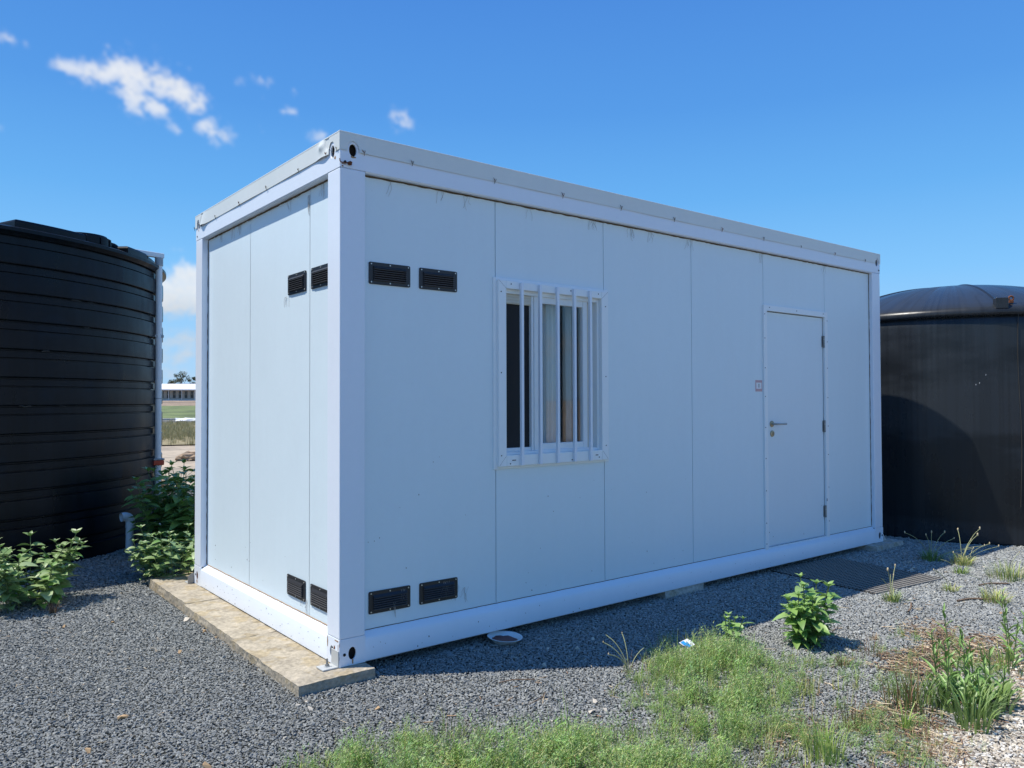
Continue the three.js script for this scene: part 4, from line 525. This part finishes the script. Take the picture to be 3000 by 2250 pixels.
  const o = new THREE.InstancedMesh(sg, std(1, 1, 1, .9), S.length); S.forEach(([m, col], i) => { o.setMatrixAt(i, m); o.setColorAt(i, c.setRGB(...col)); }); o.name = 'dry_straw'; o.userData = { kind: 'stuff', label: 'scattered dry straw and dead stems on the ground', category: 'straw' }; sh(o); scene.add(o);
}
{ // feeding dish
  const t = thing('feeding_dish', 'white dish with brown leftovers lying under the edge of the cabin', 'dish', [1.092, .004, .062]); t.rotation.set(.05, 0, -.04);
  part(t, 'dish', new THREE.LatheGeometry([[0, .002], [.062, .002], [.070, .006], [.100, .036], [.110, .039], [.111, .042], [.100, .0405], [.070, .012], [.06, .008], [0, .008]].map(([a, b]) => new THREE.Vector2(a, b)), 48), M.plate);
  const g = new THREE.CircleGeometry(.082, 30); g.rotateX(-Math.PI / 2); const p = g.attributes.position; for (let i = 0; i < p.count; i++) { const k = .86 + .3 * H3(i, 3, 3); p.setXYZ(i, p.getX(i) * k, .019 + .005 * H3(i, 1, 1), p.getZ(i) * k); } g.computeVertexNormals(); part(t, 'leftovers', g, M.food);
  // litter scrap
  const l = thing('litter_scrap', 'crumpled blue and white wrapper scrap on the green ground cover', 'litter', [1.745, .085, .965], .2); const s = new THREE.PlaneGeometry(.10, .06, 6, 4), k = s.attributes.position; for (let i = 0; i < k.count; i++) k.setZ(i, .012 * H3(i, 8, 2)); s.computeVertexNormals(); s.rotateX(-1.1); const w = M.white.clone(), b = M.blue.clone(); w.side = b.side = THREE.DoubleSide; part(l, 'white_film', s, w); const s2 = s.clone(); s2.scale(.45, .9, .9); s2.translate(-.022, .003, .003); part(l, 'blue_film', s2, b);
}
{ // rubber mat
  const t = thing('rubber_mat', 'dark ribbed rubber drainage mat lying before the cabin door', 'mat', [4.575, .010, .475], -.105); const W = .95, D = 1.0, n = 27, m = 26, a = box(-W / 2, W / 2, 0, .012, -.008, .008, .003), b = box(-.005, .005, .002, .010, -D / 2, D / 2, .002);
  for (let k = 0; k <= n; k++) part(t, 'mat_rib', a, k % 4 === 1 ? M.rubberDust : M.rubberDust).position.z = -D / 2 + D * k / n; for (let k = 0; k <= m; k++) part(t, 'mat_cross_rib', b, M.rubber).position.x = -W / 2 + W * k / m; part(t, 'mat_base', box(-W / 2, W / 2, -.004, .001, -D / 2, D / 2), M.rubber);
}
{ // pale stones, wood chips, twigs that can be told apart on the gravel
  const r = rng(909), g = [chip(71, 10, .6), chip(72, 10, .5), chip(73, 9, .55)], pale = std(.56, .5, .41, .8), tan = std(.42, .28, .15, .85), twigM = std(.17, .11, .07, .9);
  const put = (list, m, name, label, cat, group) => { for (const [x, z, s] of list) { const o = single(name, label, cat, g[Math.floor(r() * 3)], m, [x, .016, z], list.length > 1 ? group : undefined); o.scale.setScalar(s); o.rotation.set(r() * .5, r() * 6, r() * .5); } };
  put([[-.34, .24, .032], [-.29, .23, .03], [-.31, .31, .036]], pale, 'pale_stone', 'pale stone on the gravel in front of the footing corner', 'stone', 'pale stones before the footing corner');
  put([[.74, 1.20, .040], [.84, 1.12, .034], [.80, 1.23, .026]], pale, 'pale_stone', 'white rubble piece on the gravel by the green ground cover', 'stone', 'white rubble by the ground cover');
  put([[1.2, .35, .03], [1.35, .45, .03], [1.55, .38, .03], [1.0, .55, .03]], pale, 'pale_stone', 'pale pebble lying in the shadow of the long cabin wall', 'stone', 'pale pebbles in the cabin shadow');
  put([[5.12, .72, .05], [5.2, .7, .05]], pale, 'pale_stone', 'white stone at the corner of the rubber mat', 'stone', 'white stones at the mat corner');
  put([[-.31, -1.7, .05], [-.3, -1.6, .03]], pale, 'pale_stone', 'pale stone against the long side of the concrete footing', 'stone', 'pale stones against the footing');
  put([[-1.05, -.15, .05], [-.9, .62, .05], [-1.25, .15, .035], [-.55, -1.0, .03]], tan, 'wood_chip', 'small tan wood chip on the open dark gravel', 'wood chip', 'wood chips on the open gravel');
  put([[-1.0, -2.05, .04], [-.72, -1.95, .035]], tan, 'wood_chip', 'tan wood chip on gravel near the dead brown tuft', 'wood chip', 'wood chips near the dead tuft');
  put([[-.3, -1.35, .035], [-.29, -1.15, .03]], tan, 'wood_chip', 'tan wood chip lying against the concrete footing', 'wood chip', 'wood chips against the footing');
  put([[-.05, .52, .03]], tan, 'wood_chip', 'single tan chip on gravel between footing and green cover', 'wood chip'); put([[4.2, 1.75, .03]], tan, 'wood_chip', 'single tan chip on the pale gravel near the straw', 'wood chip');
  const twig = (label, pts, rad) => single('twig', label, 'twig', tube(pts, rad, 10, 5), twigM);
  twig('thin brown twig lying on sunlit gravel before the cabin shadow', [[.62, .018, .62], [.7, .02, .64], [.8, .017, .70]], .003); twig('thin grey twig lying across the gravel near the green cover', [[.55, .018, .95], [.65, .022, .93], [.72, .017, .88]], .0025); twig('dark broken twig beside the plantain tuft', [[3.72, .018, 1.33], [3.78, .03, 1.32], [3.85, .05, 1.29]], .006); twig('straight pale stick on the gravel right of the mat', [[4.3, .018, 1.42], [4.45, .02, 1.47], [4.55, .017, 1.58]], .007); twig('short dark stick with a stub on the gravel', [[4.95, .02, 1.32], [5.08, .022, 1.36], [5.2, .018, 1.45]], .006);
}

/* ---------- beyond the yard: field, fence, building, trees ---------- */
{
  const r = rng(31), gA = blades({ seed: 5, n: 26, foot: .12, len: .38, arch: .7, w: .008, cols: [[.42, .38, .2], [.34, .31, .15], [.28, .28, .11], [.48, .42, .26]] }), N = 3200, o = new THREE.InstancedMesh(gA, bladeM, N), q = new THREE.Quaternion();
  for (let k = 0; k < N; k++) { const d = 29.5 + 31 * r(), p = far(d, -8 + 22 * r() , 0); q.setFromAxisAngle(V(0, 1, 0), r() * 6.283); const s = .6 + .8 * r(); o.setMatrixAt(k, new THREE.Matrix4().compose(p, q, V(s, s, s))); } o.name = 'dry_field_grass'; o.userData = { kind: 'stuff', label: 'dry yellow grass standing in the field', category: 'grass' }; sh(o); scene.add(o);
  const lump = (d, s, w, h, seed) => { const g = new THREE.IcosahedronGeometry(1, 3); g.scale(w, h, w * .7); rough(g, h * 1.5, 5 / w, seed); const p = far(d, s, h * .2); const m = single('dirt_mound', ['wide crumbly brown earth mound on the sandy track', 'low brown earth mound in the sand near the bush'][seed % 2], 'earth mound', g, M.earth, [p.x, p.y, p.z]); return m; };
  lump(22.5, .35, .42, .17, 2); lump(15.5, -.35, .3, .10, 3);
  { const s = new THREE.PlaneGeometry(1.7, .3, 20, 5), k = s.attributes.position; for (let i = 0; i < k.count; i++) k.setZ(i, .22 * fbm2(k.getX(i) * 2, k.getY(i) * 4, 0, 3, 4)); s.computeVertexNormals(); s.rotateX(-1.0); const w = M.white.clone(); w.side = THREE.DoubleSide; const p = far(55, .6, .25); single('plastic_sheet', 'crumpled white plastic sheet lying in the dry field', 'plastic sheet', s, w, [p.x, p.y, p.z]).rotation.y = -.27; }
  const f = thing('wire_fence', 'thin steel post and wire fence across the dry field', 'fence'); for (let k = -6; k <= 6; k++) { const p = far(50, .95 + k * 3.2, 0); part(f, 'post', cyl(.03, .03, 2.1, 8).translate(p.x, 1.05, p.z), M.steelPost); } for (const y of [.35, .9, 1.45, 2.0]) { const a = far(50, -18.2, y), b = far(50, 20.1, y); part(f, 'wire', tube([[a.x, y, a.z], [(a.x + b.x) / 2, y, (a.z + b.z) / 2], [b.x, y, b.z]], .008, 2, 5), M.steelPost); }
  // long low building with a verandah
  const place = far(250, 0, 1.75), b = thing('long_building', 'long low pale building with white metal roof and verandah posts far across the field', 'building', [place.x, place.y, place.z], -0.2724);
  part(b, 'wall', box(-26, 24, 0, 3.2, -8, 0), M.farWall); const roofG = (x0, x1, e0, ridge, yE, yR) => { const s = new THREE.Shape([[e0, yE], [ridge, yR], [-11, yE + .2], [-11, yE - .05], [ridge, yR - .25], [e0, yE - .25]].map(([a, c]) => new THREE.Vector2(-a, c))); const g = new THREE.ExtrudeGeometry(s, { depth: x1 - x0, bevelEnabled: false }); g.rotateY(Math.PI / 2); g.translate(x0, 0, 0); return uvBox(g); };
  part(b, 'roof', roofG(-27, 25, 2.6, -4, 3.25, 5.0), M.farRoof); part(b, 'verandah_floor', box(-26, 24, 0, .25, 0.01, 2.2), M.farWhite);
  for (let k = 0; k < 14; k++) part(b, 'verandah_post', box(-24 + k * 3.5 - .07, -24 + k * 3.5 + .07, .25, 3.05, 2.0, 2.14), M.farWhite);
  for (let k = 0; k < 30; k++) { const x = -24.3 + k * 1.6, w = part(b, 'window', box(x, x + .75, .75, 2.75, -.02, .03), M.farDark); part(w, 'pane', box(x + .06, x + .69, .82, 2.68, .031, .036), M.farGlass); part(w, 'glazing_bar', box(x + .06, x + .69, 1.7, 1.77, .037, .05), M.farWall); }
  const p2 = far(268, 9, 1.8), b2 = thing('rear_building', 'second white roofed building behind the long low one', 'building', [p2.x, p2.y, p2.z], -0.2724); part(b2, 'wall', box(-8, 8, 0, 5.0, -6, 0), M.farDark); part(b2, 'roof', box(-8.6, 8.6, 5.0, 5.35, -6.6, .8), M.farRoof);
  // gum trees behind
  const leafT = [leafy(.085, .10, .045, .8, .25), leafy(.105, .115, .055, .8, .25)]; const looks = ['taller', 'rounded', 'broad', 'thin crowned', 'leaning', 'dense', 'open crowned', 'short', 'wide topped'];
  for (let k = 0; k < 9; k++) {
    const q = rng(500 + k), s = [-14, -7.5, -3.5, .5, 3.6, 7.2, 11.5, 17, 24][k], pos = far(285 + 14 * q(), s, 1.9), h = [8.5, 7.5, 7, 10.2, 8.6, 9.6, 9.2, 8, 9][k], t = thing('gum_tree', `${looks[k]} olive green gum tree behind the long low building`, 'tree', [pos.x, pos.y, pos.z], 0, 'gum trees beyond the field');
    const limbs = [tube([[0, -.2, 0], [.1, h * .3, .05], [.05, h * .62, .1]], .17, 8, 7)], P = [], N = 900, lobes = []; for (let i = 0; i < 9; i++) { const a = q() * 6.283, rad = h * .26 * Math.sqrt(q()), y = h * (.5 + .4 * q()); lobes.push([Math.cos(a) * rad, y, Math.sin(a) * rad, h * (.08 + .08 * q())]); limbs.push(tube([[.05, h * .35, .05], [Math.cos(a) * rad * .5, (h * .4 + y) / 2, Math.sin(a) * rad * .5], [Math.cos(a) * rad, y, Math.sin(a) * rad]], .06, 5, 5)); }
    for (let i = 0; i < N; i++) { const l = lobes[Math.floor(q() * 9)], u = V(q() - .5, q() - .5, q() - .5).normalize().multiplyScalar(l[3] * Math.pow(q(), .45)), c = V(l[0] + u.x, l[1] + u.y * .8, l[2] + u.z), d1 = V(q() - .5, q() - .5, q() - .5).normalize(), d2 = V().crossVectors(d1, V(q(), q(), q())).normalize(), z = .16 + .2 * q(); const A = c.clone().addScaledVector(d1, z), B = c.clone().addScaledVector(d1, -z * .5).addScaledVector(d2, z * .5), C2 = c.clone().addScaledVector(d1, -z * .5).addScaledVector(d2, -z * .5); P.push(...A.toArray(), ...B.toArray(), ...C2.toArray()); }
    const g = new THREE.BufferGeometry(); g.setAttribute('position', new THREE.Float32BufferAttribute(P, 3)); g.computeVertexNormals(); part(t, 'trunk', merge(limbs), M.bark); part(t, 'crown', g, leafT[k % 2]);
  }
}

renderer.render(scene, camera);
